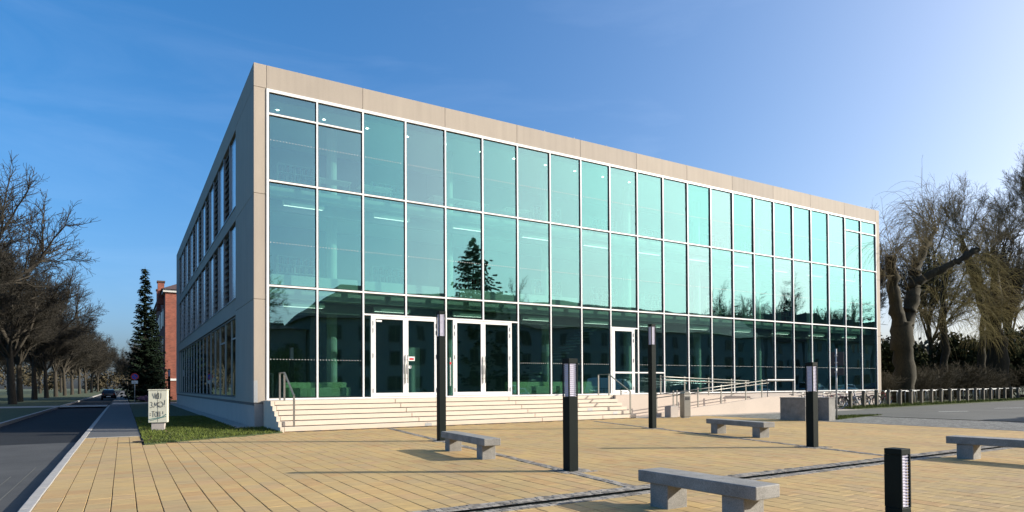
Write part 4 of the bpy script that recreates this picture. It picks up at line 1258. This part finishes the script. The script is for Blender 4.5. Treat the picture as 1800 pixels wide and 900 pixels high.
for k, (x, y, s, lb) in enumerate(places):
    i = k % 3
    t = protos[i] if not used[i] else copy_tree(protos[i])
    used[i] = True
    t.location = (x, y, 0); t.rotation_euler = (0, 0, k*1.9); t.scale = (s, s, s); t['label'] = lb
for k, (x, y, s) in enumerate([(-24, 60, 1.0), (-25, 90, 1.0), (-25, 120, 1.05), (-26, 155, 1.1), (-24, 195, 1.1), (-22, 235, 1.15), (2, 205, 1.0), (4, 240, 1.05), (-3, 280, 1.1)]):
    t = copy_tree(protos[(k+1) % 3]); t.location = (x, y, 0); t.rotation_euler = (0, 0, k*2.3 + .4); t.scale = (s, s, s)
    t['label'] = ('bare tree in the back row left of the road, %s going away' % NTH[k]) if k < 6 else ('distant bare tree at the right of the road end, %s going away' % NTH[k-6])
    t['group'] = 'bare trees behind the avenue'

# spruce
def spruce(t, H, Rb, seed, dens=1.0):
    rg = np.random.default_rng(seed)
    segs = [((0, 0, -.1), (0, 0, H*.5), H*.018, H*.011), ((0, 0, H*.5), (0, 0, H), H*.011, .01)]
    V = []; n_t = int(H*4.2*dens)
    tri = []
    for i in range(n_t):
        f = i/n_t
        z = .6 + (H - .7)*f
        rad = Rb*(1 - f)**.85*rg.uniform(.8, 1.12) + .08
        m_ = max(4, int(9*(1 - f*.5)))
        for k in range(m_):
            a = rg.uniform(0, 2*math.pi)
            L = rad*rg.uniform(.75, 1.1)
            dirv = np.array([math.cos(a), math.sin(a), 0])
            nseg = 5
            prev = np.array([0, 0, z])
            droop = rg.uniform(.10, .32)*(1 - f*.7)
            pts = []
            for s in range(1, nseg+1):
                q = s/nseg
                p = np.array([0, 0, z]) + dirv*L*q + np.array([0, 0, -droop*L*q*(1.6 - .9*q) + .12*L*q*q*q])
                pts.append(p)
            segs.append((tuple(prev), tuple(pts[2]), .022, .014)); segs.append((tuple(pts[2]), tuple(pts[-1]), .014, .005))
            side = np.array([-dirv[1], dirv[0], 0])
            cnt = int(10 + L*20)
            q = rg.uniform(.12, 1.0, cnt)
            idx = np.clip((q*nseg).astype(int), 0, nseg-1)
            P = np.array(pts)[idx] + rg.normal(0, .04, (cnt, 3))
            sgn = rg.choice([-1, 1], cnt)
            ln = (.16 + .22*(1 - q))*rg.uniform(.7, 1.3, cnt)
            out_ = side[None]*(sgn*ln)[:, None] + dirv[None]*(ln*.7)[:, None] + np.array([0, 0, -1])[None]*(ln*rg.uniform(.1, .75, cnt))[:, None]
            wv = np.cross(out_, np.array([0, 0, 1.])); wv /= (np.linalg.norm(wv, axis=1, keepdims=True) + 1e-6); wv *= .085*(H/14.8)**1.6
            tri.append(np.stack([P - wv, P + wv, P + out_ + wv*.4, P + out_ - wv*.4], 1))
    T = np.concatenate(tri).reshape(-1, 3)
    f = np.arange(len(T)).reshape(-1, 4)
    inst('trunk', seg_mesh('trunk', segs, M['bark'], .05), t)
    c = inst('crown', np_mesh('crown', T, f, M['needle']), t); tag(c, kind='stuff')
sp1 = thing('spruce_tree', 'dark slender spruce standing before the brick building down the road', 'tree', (-2.2, 55.5, 0), 0, 'spruces')
spruce(sp1, 14.8, 2.1, 5)
sp2 = copy_tree(sp1); sp2.location = (-1.4, 58.4, 0); sp2.scale = (.9, .9, .72); sp2.rotation_euler = (0, 0, 2); sp2['label'] = 'shorter dark spruce tucked against the brick wall behind the slender one'
sp3 = thing('spruce_tree', 'tall broad spruce mirrored in the glass above the entrance doors', 'tree', (32.6, -44.5, 0), 0, 'spruces')
spruce(sp3, 20.4, 7.4, 9, 1.0)

# pollarded willows on the right
def polyline(out, pts, radii, lev=0):
    for i in range(len(pts)-1): out[lev].append((pts[i], pts[i+1], radii[i], radii[i+1]))
def smooth_line(pts, radii, rg, sub=6, wob=.06):
    P, Q = [], []
    for i in range(len(pts)-1):
        for s in range(sub):
            t = s/sub
            P.append(tuple(pts[i][k] + (pts[i+1][k]-pts[i][k])*t + (rg.gauss(0, wob) if (s or i) else 0) for k in range(3))); Q.append((radii[i] + (radii[i+1]-radii[i])*t)*rg.uniform(.86, 1.16))
    P.append(tuple(pts[-1])); Q.append(radii[-1])
    return P, Q
SPRAY = dict(seg=[6, 5, 4], wob=[.10, .14, .16], trop=[-.005, -.02, -.06], start=[.15, .1, 0], ch=[6, 5, 0], tip=[2, 2, 0], ang=[(20, 45), (20, 45)], ratio=[.6, .6], rr=[.5, .6], taper=.45, rmin=.006, split=0)
HANG = dict(seg=[5, 7], wob=[.12, .05], trop=[-.05, -.30], start=[.1, 0], ch=[16, 0], tip=[3, 0], ang=[(15, 60)], ratio=[1.0], rr=[.45], taper=.5, rmin=.006, split=0)
UPR = dict(seg=[5, 4, 3, 3], wob=[.07, .10, .12, .14], trop=[.06, .06, .05, .03], start=[.2, .15, .1, 0], ch=[6, 5, 4, 0], tip=[2, 2, 2, 0], ang=[(12, 32), (12, 32), (12, 35)], ratio=[.55, .58, .6], rr=[.5, .55, .6], taper=.45, rmin=.006, split=0)
def willow(label, loc, limbs, sprays, seed, name='willow_tree', twig='twig_willow'):
    rg = random.Random(seed); out = [[], [], []]; mb = MB()
    for pts, radii in limbs:
        P, Q = smooth_line([tuple(p[k]-loc[k] for k in range(3)) for p in pts], radii, rg)
        mb.tube(P, Q, 14)
    for (p, d, L, r, n, cfg) in sprays:
        for _ in range(n):
            dd = away(norm(d), R(rg.uniform(5, 55)), rg)
            grow(out, rg, tuple(p[k] - loc[k] + rg.gauss(0, .15) for k in range(3)), dd, L*rg.uniform(.7, 1.15), r, 0, dict(cfg, split=-1))
    t = thing(name, label, 'tree', loc, 0, 'old willows beyond the fence')
    mb.v = [(x + rg.gauss(0, .028), y + rg.gauss(0, .028), z + rg.gauss(0, .02)) for x, y, z in mb.v]
    mb.build('trunk', M['bark_green'], t, smooth=True)
    tw = out[1] + out[2] + []
    # the sprays start at level 0: keep only what is not trunk
    c = inst('crown', seg_mesh('crown', tw, M[twig], .04), t); tag(c, kind='stuff')
    return t
_grow = grow
def grow_spray(out, rg, p, d, L, r, lev, cfg):
    tmp = [[], [], []]
    _grow(tmp, rg, p, d, L, r, lev, dict(cfg, split=3))
    out[1] += tmp[0] + tmp[1] + tmp[2]
def grow(out, rg, p, d, L, r, lev, cfg):
    if cfg.get('split') == -1: grow_spray(out, rg, p, d, L, r, lev, cfg)
    else: _grow(out, rg, p, d, L, r, lev, cfg)
willow('gnarled pollarded willow just right of the building, one limb sawn off', (47.9, 1.6, 0),
       [([(47.9, 1.6, -.1), (47.8, 1.6, 4.0), (47.8, 1.6, 6.4)], [.95, .72, .76]),
        ([(47.78, 1.6, 4.9), (47.2, 1.65, 6.8), (46.7, 1.7, 8.8), (46.2, 1.5, 11.3)], [.5, .5, .42, .40]),
        ([(47.85, 1.6, 4.9), (48.5, 1.5, 6.9), (49.2, 1.4, 8.8), (49.8, 1.6, 10.9)], [.5, .54, .46, .40]),
        ([(49.6, 1.6, 10.3), (51.4, 1.6, 12.4), (53.2, 1.6, 14.3)], [.34, .24, .12]),
        ([(49.3, 1.4, 9.3), (50.6, .3, 10.4), (51.8, -.9, 11.2), (52.8, -1.6, 12.0)], [.32, .27, .25, .24])],
       [((46.2, 1.5, 11.2), (-.4, -.1, 1), 3.2, .03, 9, HANG), ((46.4, 1.6, 9.6), (-.8, 0, .6), 3.0, .03, 9, HANG), ((53.2, 1.6, 14.2), (-.2, 0, 1), 2.4, .03, 10, SPRAY), ((53.0, 1.6, 14.0), (-.8, .1, .7), 3.4, .03, 13, HANG),
        ((51.5, 1.6, 12.5), (-.5, .3, .8), 3.0, .03, 8, HANG), ((52.8, -1.6, 11.9), (.4, -.2, 1), 2.0, .03, 8, SPRAY), ((49.8, 1.6, 10.9), (0, 0, 1), 2.2, .03, 6, SPRAY), ((48.6, 1.6, 7), (.7, .2, .3), 3.0, .03, 8, HANG)], 31)
willow('leaning willow with long hanging twigs in the middle of the tree group', (69.6, 4.1, 0),
       [([(70.1, 4.1, -.1), (69.8, 4.2, 5.6), (69.1, 4.5, 8.7), (67.2, 4.9, 12.3), (65.8, 5.2, 14.6), (65.2, 5.1, 15.8)], [.95, .8, .72, .50, .30, .13]),
        ([(69.7, 4.1, 7.5), (70.2, 4.4, 12.5), (70.6, 4.7, 15.2)], [.6, .38, .13])],
       [((65.2, 5.1, 15.6), (-.1, 0, 1), 3.3, .035, 11, UPR), ((65.6, 5.2, 15.2), (-.7, 0, .7), 2.8, .03, 12, HANG), ((66.8, 5, 13), (.4, -.2, .5), 3.2, .03, 10, HANG), ((70.6, 4.7, 15), (.1, 0, 1), 3.3, .035, 11, UPR),
        ((68.6, 4.7, 9.8), (-.5, -.3, .3), 3.6, .03, 18, HANG), ((70.1, 4.3, 11.5), (.3, -.3, .7), 2.4, .03, 8, SPRAY)], 37)
willow('upright dark-trunked willow at the right edge of the picture', (72.6, 1.7, 0),
       [([(72.4, 1.8, -.1), (72.5, 1.6, 8.0), (72.8, 1.4, 12.6), (73.3, 1.1, 16.4), (73.9, .7, 19.0)], [.95, .78, .55, .32, .12]),
        ([(72.8, 1.4, 12.2), (71.7, 1.9, 14.6), (71.8, 1.8, 17.0), (71.7, 1.8, 19.0)], [.42, .30, .2, .1]),
        ([(72.6, 1.5, 10.4), (74.5, .8, 13), (75.5, .4, 16.5)], [.45, .3, .12])],
       [((73.8, .8, 18.3), (.1, 0, 1), 3.3, .035, 11, UPR), ((71.7, 1.8, 18.5), (-.1, 0, 1), 3.1, .035, 11, UPR), ((71.8, 1.8, 16.2), (-.6, 0, .8), 3.2, .035, 9, UPR), ((75.3, .5, 16), (.3, 0, 1), 3.4, .035, 10, UPR), ((73.0, 1.3, 14), (-.3, -.2, 1), 2.4, .03, 8, SPRAY)], 41)
willow('young weeping willow with a curtain of yellowish twigs between the bigger willows', (61.5, 5.0, 0),
       [([(61.5, 5.0, -.1), (61.7, 5.1, 4.5), (61.4, 5.0, 9.0), (61.6, 5.0, 12.0)], [.4, .32, .22, .1])],
       [((61.6, 5, 11.6), (0, 0, 1), 3.2, .03, 14, HANG), ((61.4, 5, 9), (.3, -.3, .6), 3.6, .03, 16, HANG), ((61.5, 5, 7), (-.5, -.3, .4), 3.4, .03, 14, HANG)], 47, twig='twig_yellow')
willow('second young weeping willow hanging its twigs before the leaning trunk', (66.5, 4.0, 0),
       [([(66.5, 4.0, -.1), (66.4, 4.1, 4.0), (66.7, 4.0, 8.0), (66.4, 4.0, 10.4)], [.38, .3, .2, .1])],
       [((66.4, 4, 10), (0, 0, 1), 3.2, .03, 14, HANG), ((66.6, 4, 8), (.4, -.3, .6), 3.4, .03, 16, HANG), ((66.5, 4, 6), (-.5, -.3, .4), 3.0, .03, 12, HANG)], 53, twig='twig_yellow')
bt = thing('bare_tree', 'slim bare tree behind the willows, nearest the building', 'tree', (58.5, 12, 0), 0, 'bare trees behind the willows')
SLIM = dict(AVENUE, ratio=[1.1, .55, .5, .55], ang=[(15, 40), (20, 45), (20, 50), (20, 55)], trop=[.0, .10, .06, .05, .04], ch=[5, 7, 7, 6, 0])
tree_parts(bt, avenue_mesh(77, SLIM, H=6.5, r=.30), M['bark_green'], M['twig'])
for k, (x, y, s, lb) in enumerate([(66, 16, 1.1, 'slim bare tree behind the willows, second from the building'), (76, 13, 1.25, 'slim bare tree behind the willows, third from the building'), (84, 9, 1.3, 'slim bare tree behind the willows at the right edge'), (52, 9, .8, 'small bare tree close to the building corner behind the sawn willow'), (71, 18, 1.2, 'slim bare tree far behind the leaning willow')]):
    c = copy_tree(bt); c.location = (x, y, 0); c.scale = (s, s, s); c.rotation_euler = (0, 0, k*1.7 + 1); c['label'] = lb
# trees mirrored in the glass, across the plaza
for k, (x, y, s, i, lb) in enumerate([(3.5, -41, .85, 0, 'bare tree mirrored in the leftmost panes of the glass front'), (87, -56, .95, 1, 'bare tree mirrored behind the gabled houses, first of four'), (96, -57, 1.1, 2, 'bare tree mirrored behind the gabled houses, second of four'),
                                      (103, -56, 1.15, 0, 'bare tree mirrored behind the gabled houses, third of four'), (121, -50, 1.1, 1, 'bare tree mirrored behind the gabled houses, last of four'), (54.5, -62, 1.0, 2, 'bare tree mirrored just above the long roof')]):
    t = copy_tree(protos[i]); t.location = (x, y, 0); t.scale = (s*.9, s*.9, s); t.rotation_euler = (0, 0, k*2.1); t['label'] = lb; t['group'] = 'bare trees across the plaza'

# evergreen and bare shrubs
def leaf_cloud(seed, n, rx, rz, size, lumps=9):
    r = np.random.default_rng(seed)
    cs = np.stack([r.uniform(-.6, .6, lumps)*rx, r.uniform(-.6, .6, lumps)*rx, r.uniform(.25, .85, lumps)*rz], 1); rad = r.uniform(.28, .5, lumps)
    i = r.integers(0, lumps, n)
    d = r.normal(0, 1, (n, 3)); d /= np.linalg.norm(d, axis=1, keepdims=True)
    p = cs[i] + d*(rad[i]*r.uniform(.45, 1.05, n)**.6)[:, None]*np.array([rx, rx, rz*.75])
    p[:, 2] = np.maximum(p[:, 2], .05)
    a = r.normal(0, 1, (n, 3)); a /= np.linalg.norm(a, axis=1, keepdims=True)
    b = np.cross(a, d); b /= (np.linalg.norm(b, axis=1, keepdims=True) + 1e-6)
    s = size*r.uniform(.6, 1.4, n)[:, None]
    v = np.stack([p - a*s*.5, p + b*s*.3, p + a*s*.5, p - b*s*.3], 1).reshape(-1, 3)
    return v, np.arange(4*n).reshape(-1, 4)
def stems(h, n, rg, r=.03):
    s = MB()
    for k in range(n):
        a = rg.uniform(0, 6.28); q = rg.uniform(.2, .6)
        s.tube([(.1*math.cos(a), .1*math.sin(a), -.05), (q*h*.4*math.cos(a), q*h*.4*math.sin(a), h*.45), (q*h*.6*math.cos(a), q*h*.6*math.sin(a), h*.75)], [r, r*.7, r*.3], 5)
    return s
rg = random.Random(5)
shr = thing('evergreen_shrub', 'dark evergreen shrub behind the willows, first from the building', 'shrub', (57, 8, 0), 0, 'dark evergreens behind the willows')
v, f = leaf_cloud(1, 5200, 3.0, 5.2, .34)
c = inst('foliage', np_mesh('foliage', v, f, M['evergreen']), shr); tag(c, kind='stuff')
stems(4.5, 6, rg, .06).build('stem', M['bark'], shr)
for k, (x, y, s, sz) in enumerate([(63, 10.5, .9, .7), (68, 12, 1.0, 1.0), (72.5, 9, 1.0, 1.2), (77, 6.5, 1.1, 1.25), (81, 4.5, 1.2, 1.4), (60, 16, 1.0, .6), (52.5, 14, .8, .45)]):
    c = copy_tree(shr); c.location = (x, y, 0); c.scale = (s, s, sz); c.rotation_euler = (0, 0, k*1.3); c['label'] = 'dark evergreen shrub behind the willows, %s from the building' % NTH[k+1]
BUSH = dict(seg=[4, 4, 3], wob=[.12, .16, .2], trop=[.05, .03, .02], start=[.2, .1, 0], ch=[7, 6, 0], tip=[2, 2, 0], ang=[(20, 50), (20, 55)], ratio=[.6, .6], rr=[.6, .6], taper=.5, rmin=.007, split=3)
out = [[], [], []]; rb = random.Random(8)
for k in range(26):
    a = rb.uniform(0, 6.28)
    tmp = [[], [], []]; _grow(tmp, rb, (.3*math.cos(a), .3*math.sin(a), 0), norm((math.cos(a)*.6, math.sin(a)*.6, 1)), 1.5, .02, 0, BUSH)
    out[1] += tmp[0] + tmp[1] + tmp[2]
bush_me = seg_mesh('twigs', out[1], M['shrub_brown'], .03)
root_me = MB().lathe([(.3, -.05), (.26, .08), (.1, .2)], 10).mesh('root_crown', M['bark'])
bl = [(44.5, 2.2, 1.0, 'low bare brown shrub by the building corner behind the fence'), (51.5, 3.0, 1.1, 'bare brown shrub right of the sawn willow'), (55.5, 3.6, 1.2, 'bare brown shrub, second one right of the sawn willow'), (59.8, 4.0, 1.4, 'broad bare reddish shrub between the two willows'),
      (63.5, 4.4, 1.4, 'bare reddish shrub in front of the leaning willow'), (67, 4.0, 1.1, 'bare brown shrub at the foot of the leaning willow'), (75.5, 4.2, 1.4, 'bare brown shrub at the right edge behind the fence')]
for x, y, s, lb in bl:
    t = thing('bare_shrub', lb, 'shrub', (x, y, .02), x, 'bare shrubs behind the fence'); t.scale = (s*1.25, s*1.25, s)
    inst('root_crown', root_me, t); c = inst('twigs', bush_me, t); tag(c, kind='stuff')
# heather bed by the no-parking sign
hb = thing('heather_bed', 'low pink heather bed by the corner of the far side street', 'shrub', (-1.7, 46.6, 0))
v, f = leaf_cloud(4, 2600, 1.7, .7, .12, 14)
c = inst('foliage', np_mesh('foliage', v, f, M['shrub_pink']), hb); tag(c, kind='stuff')
v, f = leaf_cloud(6, 700, .5, .75, .10, 5)
c = inst('foliage', np_mesh('foliage', v, f, M['grass']), hb, (.6, .3, 0)); tag(c, kind='stuff')
# weeping bush mirrored low at the left of the glass
wb = thing('weeping_bush', 'yellow-green weeping bush mirrored low in the leftmost panes', 'shrub', (8.5, -38.6, 0))
v, f = leaf_cloud(12, 4200, 2.8, 5.0, .22, 12)
c = inst('foliage', np_mesh('foliage', v, f, M['grass']), wb); tag(c, kind='stuff')
stems(4.5, 6, rg, .06).build('stem', M['bark'], wb)

# ------------------------------------------------------------------ other buildings
def window_set(parent, spots, w, h, along, mat='house_glass', trim='trim_dark'):
    """spots: (centre along wall, sill z); along: function(s, depth) -> (x, y)"""
    fr = None
    for s, z in spots:
        x, y, rz_ = along(s)
        o = MB().obox((0, 0, h/2), w + .16, .06, h + .16).build('window', M[trim], parent, (x, y, z)); o.rotation_euler = (0, 0, rz_)
        if fr is None:
            fr = (MB().obox((-w/4 - .01, -.035, h/2), w/2 - .06, .03, h - .04).obox((w/4 + .01, -.035, h/2), w/2 - .06, .03, h - .04).mesh('pane', M[mat]), o.data)
        o.data = fr[1]
        inst('pane', fr[0], o)
def hip_house(label, x0, x1, y0, y1, ze, zr, wall='house_wall', gable=False, wins=None, cat='building', name='house', roofm='house_roof', hip=None):
    t = thing(name, label, cat, ((x0+x1)/2, (y0+y1)/2, 0))
    W_, D_ = (x1-x0)/2, (y1-y0)/2
    MB().box(-W_, W_, -D_, D_, -.2, ze).build('wall', M[wall], t)
    e = .45
    o = MB()
    if gable:       # ridge along y, gable towards the plaza
        o.v = [(-W_-e, -D_-e, ze-.1), (W_+e, -D_-e, ze-.1), (W_+e, D_+e, ze-.1), (-W_-e, D_+e, ze-.1), (0, -D_-e, zr), (0, D_+e, zr)]
        o.f = [(0, 1, 4), (2, 3, 5), (0, 4, 5, 3), (1, 2, 5, 4), (0, 3, 2, 1)]
    else:
        hp_ = hip if hip is not None else D_
        o.v = [(-W_-e, -D_-e, ze-.1), (W_+e, -D_-e, ze-.1), (W_+e, D_+e, ze-.1), (-W_-e, D_+e, ze-.1), (-W_-e+hp_, 0, zr), (W_+e-hp_, 0, zr)]
        o.f = [(0, 1, 5, 4), (2, 3, 4, 5), (1, 2, 5), (3, 0, 4), (0, 3, 2, 1)]
    rf = o.build('roof', M[roofm], t)
    return t, rf, W_, D_
t, rf, W_, D_ = hip_house('long dark apartment house with a hipped roof mirrored in the lower panes', 12.6, 84, -53, -41.5, 8.9, 12.9, name='apartment_house', hip=5.2)
window_set(t, [(-W_ + 2 + k*3.3, z) for z in (1.2, 4.0, 6.6) for k in range(21)], 1.1, 1.5, lambda s: (s, D_ + .03, math.pi))
for k, (x0, x1, ze, zr) in enumerate(((87.5, 96.5, 9, 13.6), (97.6, 106.6, 9.2, 14.0), (107.8, 116.6, 8.8, 13.2), (118, 127, 9, 13.6))):
    t, rf, W_, D_ = hip_house('gabled house mirrored at the right of the glass front, %s of four' % NTH[k], x0, x1, -54, -43.5, ze, zr, gable=True)
    t['group'] = 'gabled houses across the plaza'
    window_set(t, [(s, z) for z in (1.3, 4.2, 7.0) for s in (-2.6, 0, 2.6)], 1.1, 1.5, lambda s, D_=D_: (s, D_ + .03, math.pi))
# low annex at the left of the long house
t, rf, W_, D_ = hip_house('low flat-roofed annex mirrored beside the long apartment house', 6.5, 12.4, -52, -42.5, 7.6, 8.6)
window_set(t, [(s, z) for z in (1.2, 4.2) for s in (-1.5, 1.5)], 1.1, 1.5, lambda s, D_=D_: (s, D_ + .03, math.pi))
# brick building down the road
t, rf, W_, D_ = hip_house('tall red brick building with a tiled hip roof behind the spruce', .1, 18, 62.5, 90, 13.5, 17.5, wall='brick', name='brick_building', hip=6)
MB().box(-W_ - .25, W_ + .25, -D_ - .25, D_ + .25, 13.05, 13.38).build('cornice', M['trim_white'], t)
for x, y in ((-W_ - .3, -D_ + 4.0), (-W_ - .1, -D_ + 12.0)):
    MB().box(x - .36, x + .36, y - .5, y + .5, 12.0, 14.7).build('chimney', M['brick'], rf)
    MB().box(x - .45, x + .45, y - .6, y + .6, 14.702, 14.9).build('chimney_cap', M['house_roof'], rf)
window_set(t, [(s, z) for z in (1.6, 5.4, 9.2) for s in (-6.2, -3.2, 0, 3.2, 6.2)], 1.2, 2.2, lambda s, D_=D_: (s, -D_ - .03, 0))
window_set(t, [(s, z) for z in (1.6, 5.4, 9.2) for s in (-10, -6, -2, 2, 6, 10)], 1.2, 2.2, lambda s, W_=W_: (-W_ - .03, s, -math.pi/2))
MB().box(-W_ + .3, -W_ + 1.6, -D_ - .12, -D_ - .02, 2.35, 2.6).build('street_sign', M['sign_white'], t)
# pale house glimpsed between the avenue trunks
t, rf, W_, D_ = hip_house('pale low house glimpsed between the avenue trunks on the left', -62, -44, 96, 110, 5.2, 8.6, wall='trim_white')
window_set(t, [(s, z) for z in (1.2,) for s in (-6, -2, 2, 6)], 1.2, 1.6, lambda s, D_=D_: (s, -D_ - .03, 0))
# far woods closing the horizon
def wood(name, label, pts, seed, h, mat='evergreen'):
    r = np.random.default_rng(seed); V = []; F = []; b = 0
    for x, y, s in pts:
        v, f = leaf_cloud(int(r.integers(1e6)), 900, 6*s, h*s, 1.1, 8)
        V.append(v + np.array([x, y, 0])); F.append(f + b); b += len(v)
    o = inst(name, np_mesh(name, np.concatenate(V), np.concatenate(F), M[mat])); tag(o, label, 'wood', kind='stuff')
rw = random.Random(4)
wood('far_wood', 'far brown wood closing the view at the end of the road', [(-95 + k*7 + rw.uniform(-2, 2), 330 + rw.uniform(-20, 20), rw.uniform(.8, 1.3)) for k in range(26)], 1, 11, 'shrub_brown')
wood('left_hedge', 'dark distant hedge behind the avenue trunks', [(-40 - k*1.5 + rw.uniform(-2, 2), 70 + k*11, rw.uniform(.5, .8)) for k in range(22)], 2, 5, 'evergreen')
wood('right_wood', 'far dark wood behind the willows', [(75 + k*7, 62 - k*3.4 + rw.uniform(-4, 4), rw.uniform(.9, 1.3)) for k in range(16)], 3, 8, 'shrub_brown')
# a few fallen leaves on the lawn
r = np.random.default_rng(21); n = 170
P_ = np.array([(x, y, .075) for x, y in zip(r.uniform(-3.6, .2, n), r.uniform(-5, 9, n)) if in_poly(x, y, LAWN)]); n = len(P_)
a_ = r.uniform(0, 6.28, n); s_ = r.uniform(.02, .045, n)
u_ = np.stack([np.cos(a_)*s_, np.sin(a_)*s_, r.uniform(-.3, .3, n)*s_], 1); w_ = np.stack([-np.sin(a_)*s_*.6, np.cos(a_)*s_*.6, r.uniform(-.2, .6, n)*s_], 1)
V_ = np.stack([P_ - u_, P_ + w_, P_ + u_, P_ - w_], 1).reshape(-1, 3)
o = inst('fallen_leaves', np_mesh('fallen_leaves', V_, np.arange(4*n).reshape(-1, 4), M['earth'])); tag(o, 'scattered brown fallen leaves on the lawn by the building', 'leaves', kind='stuff')
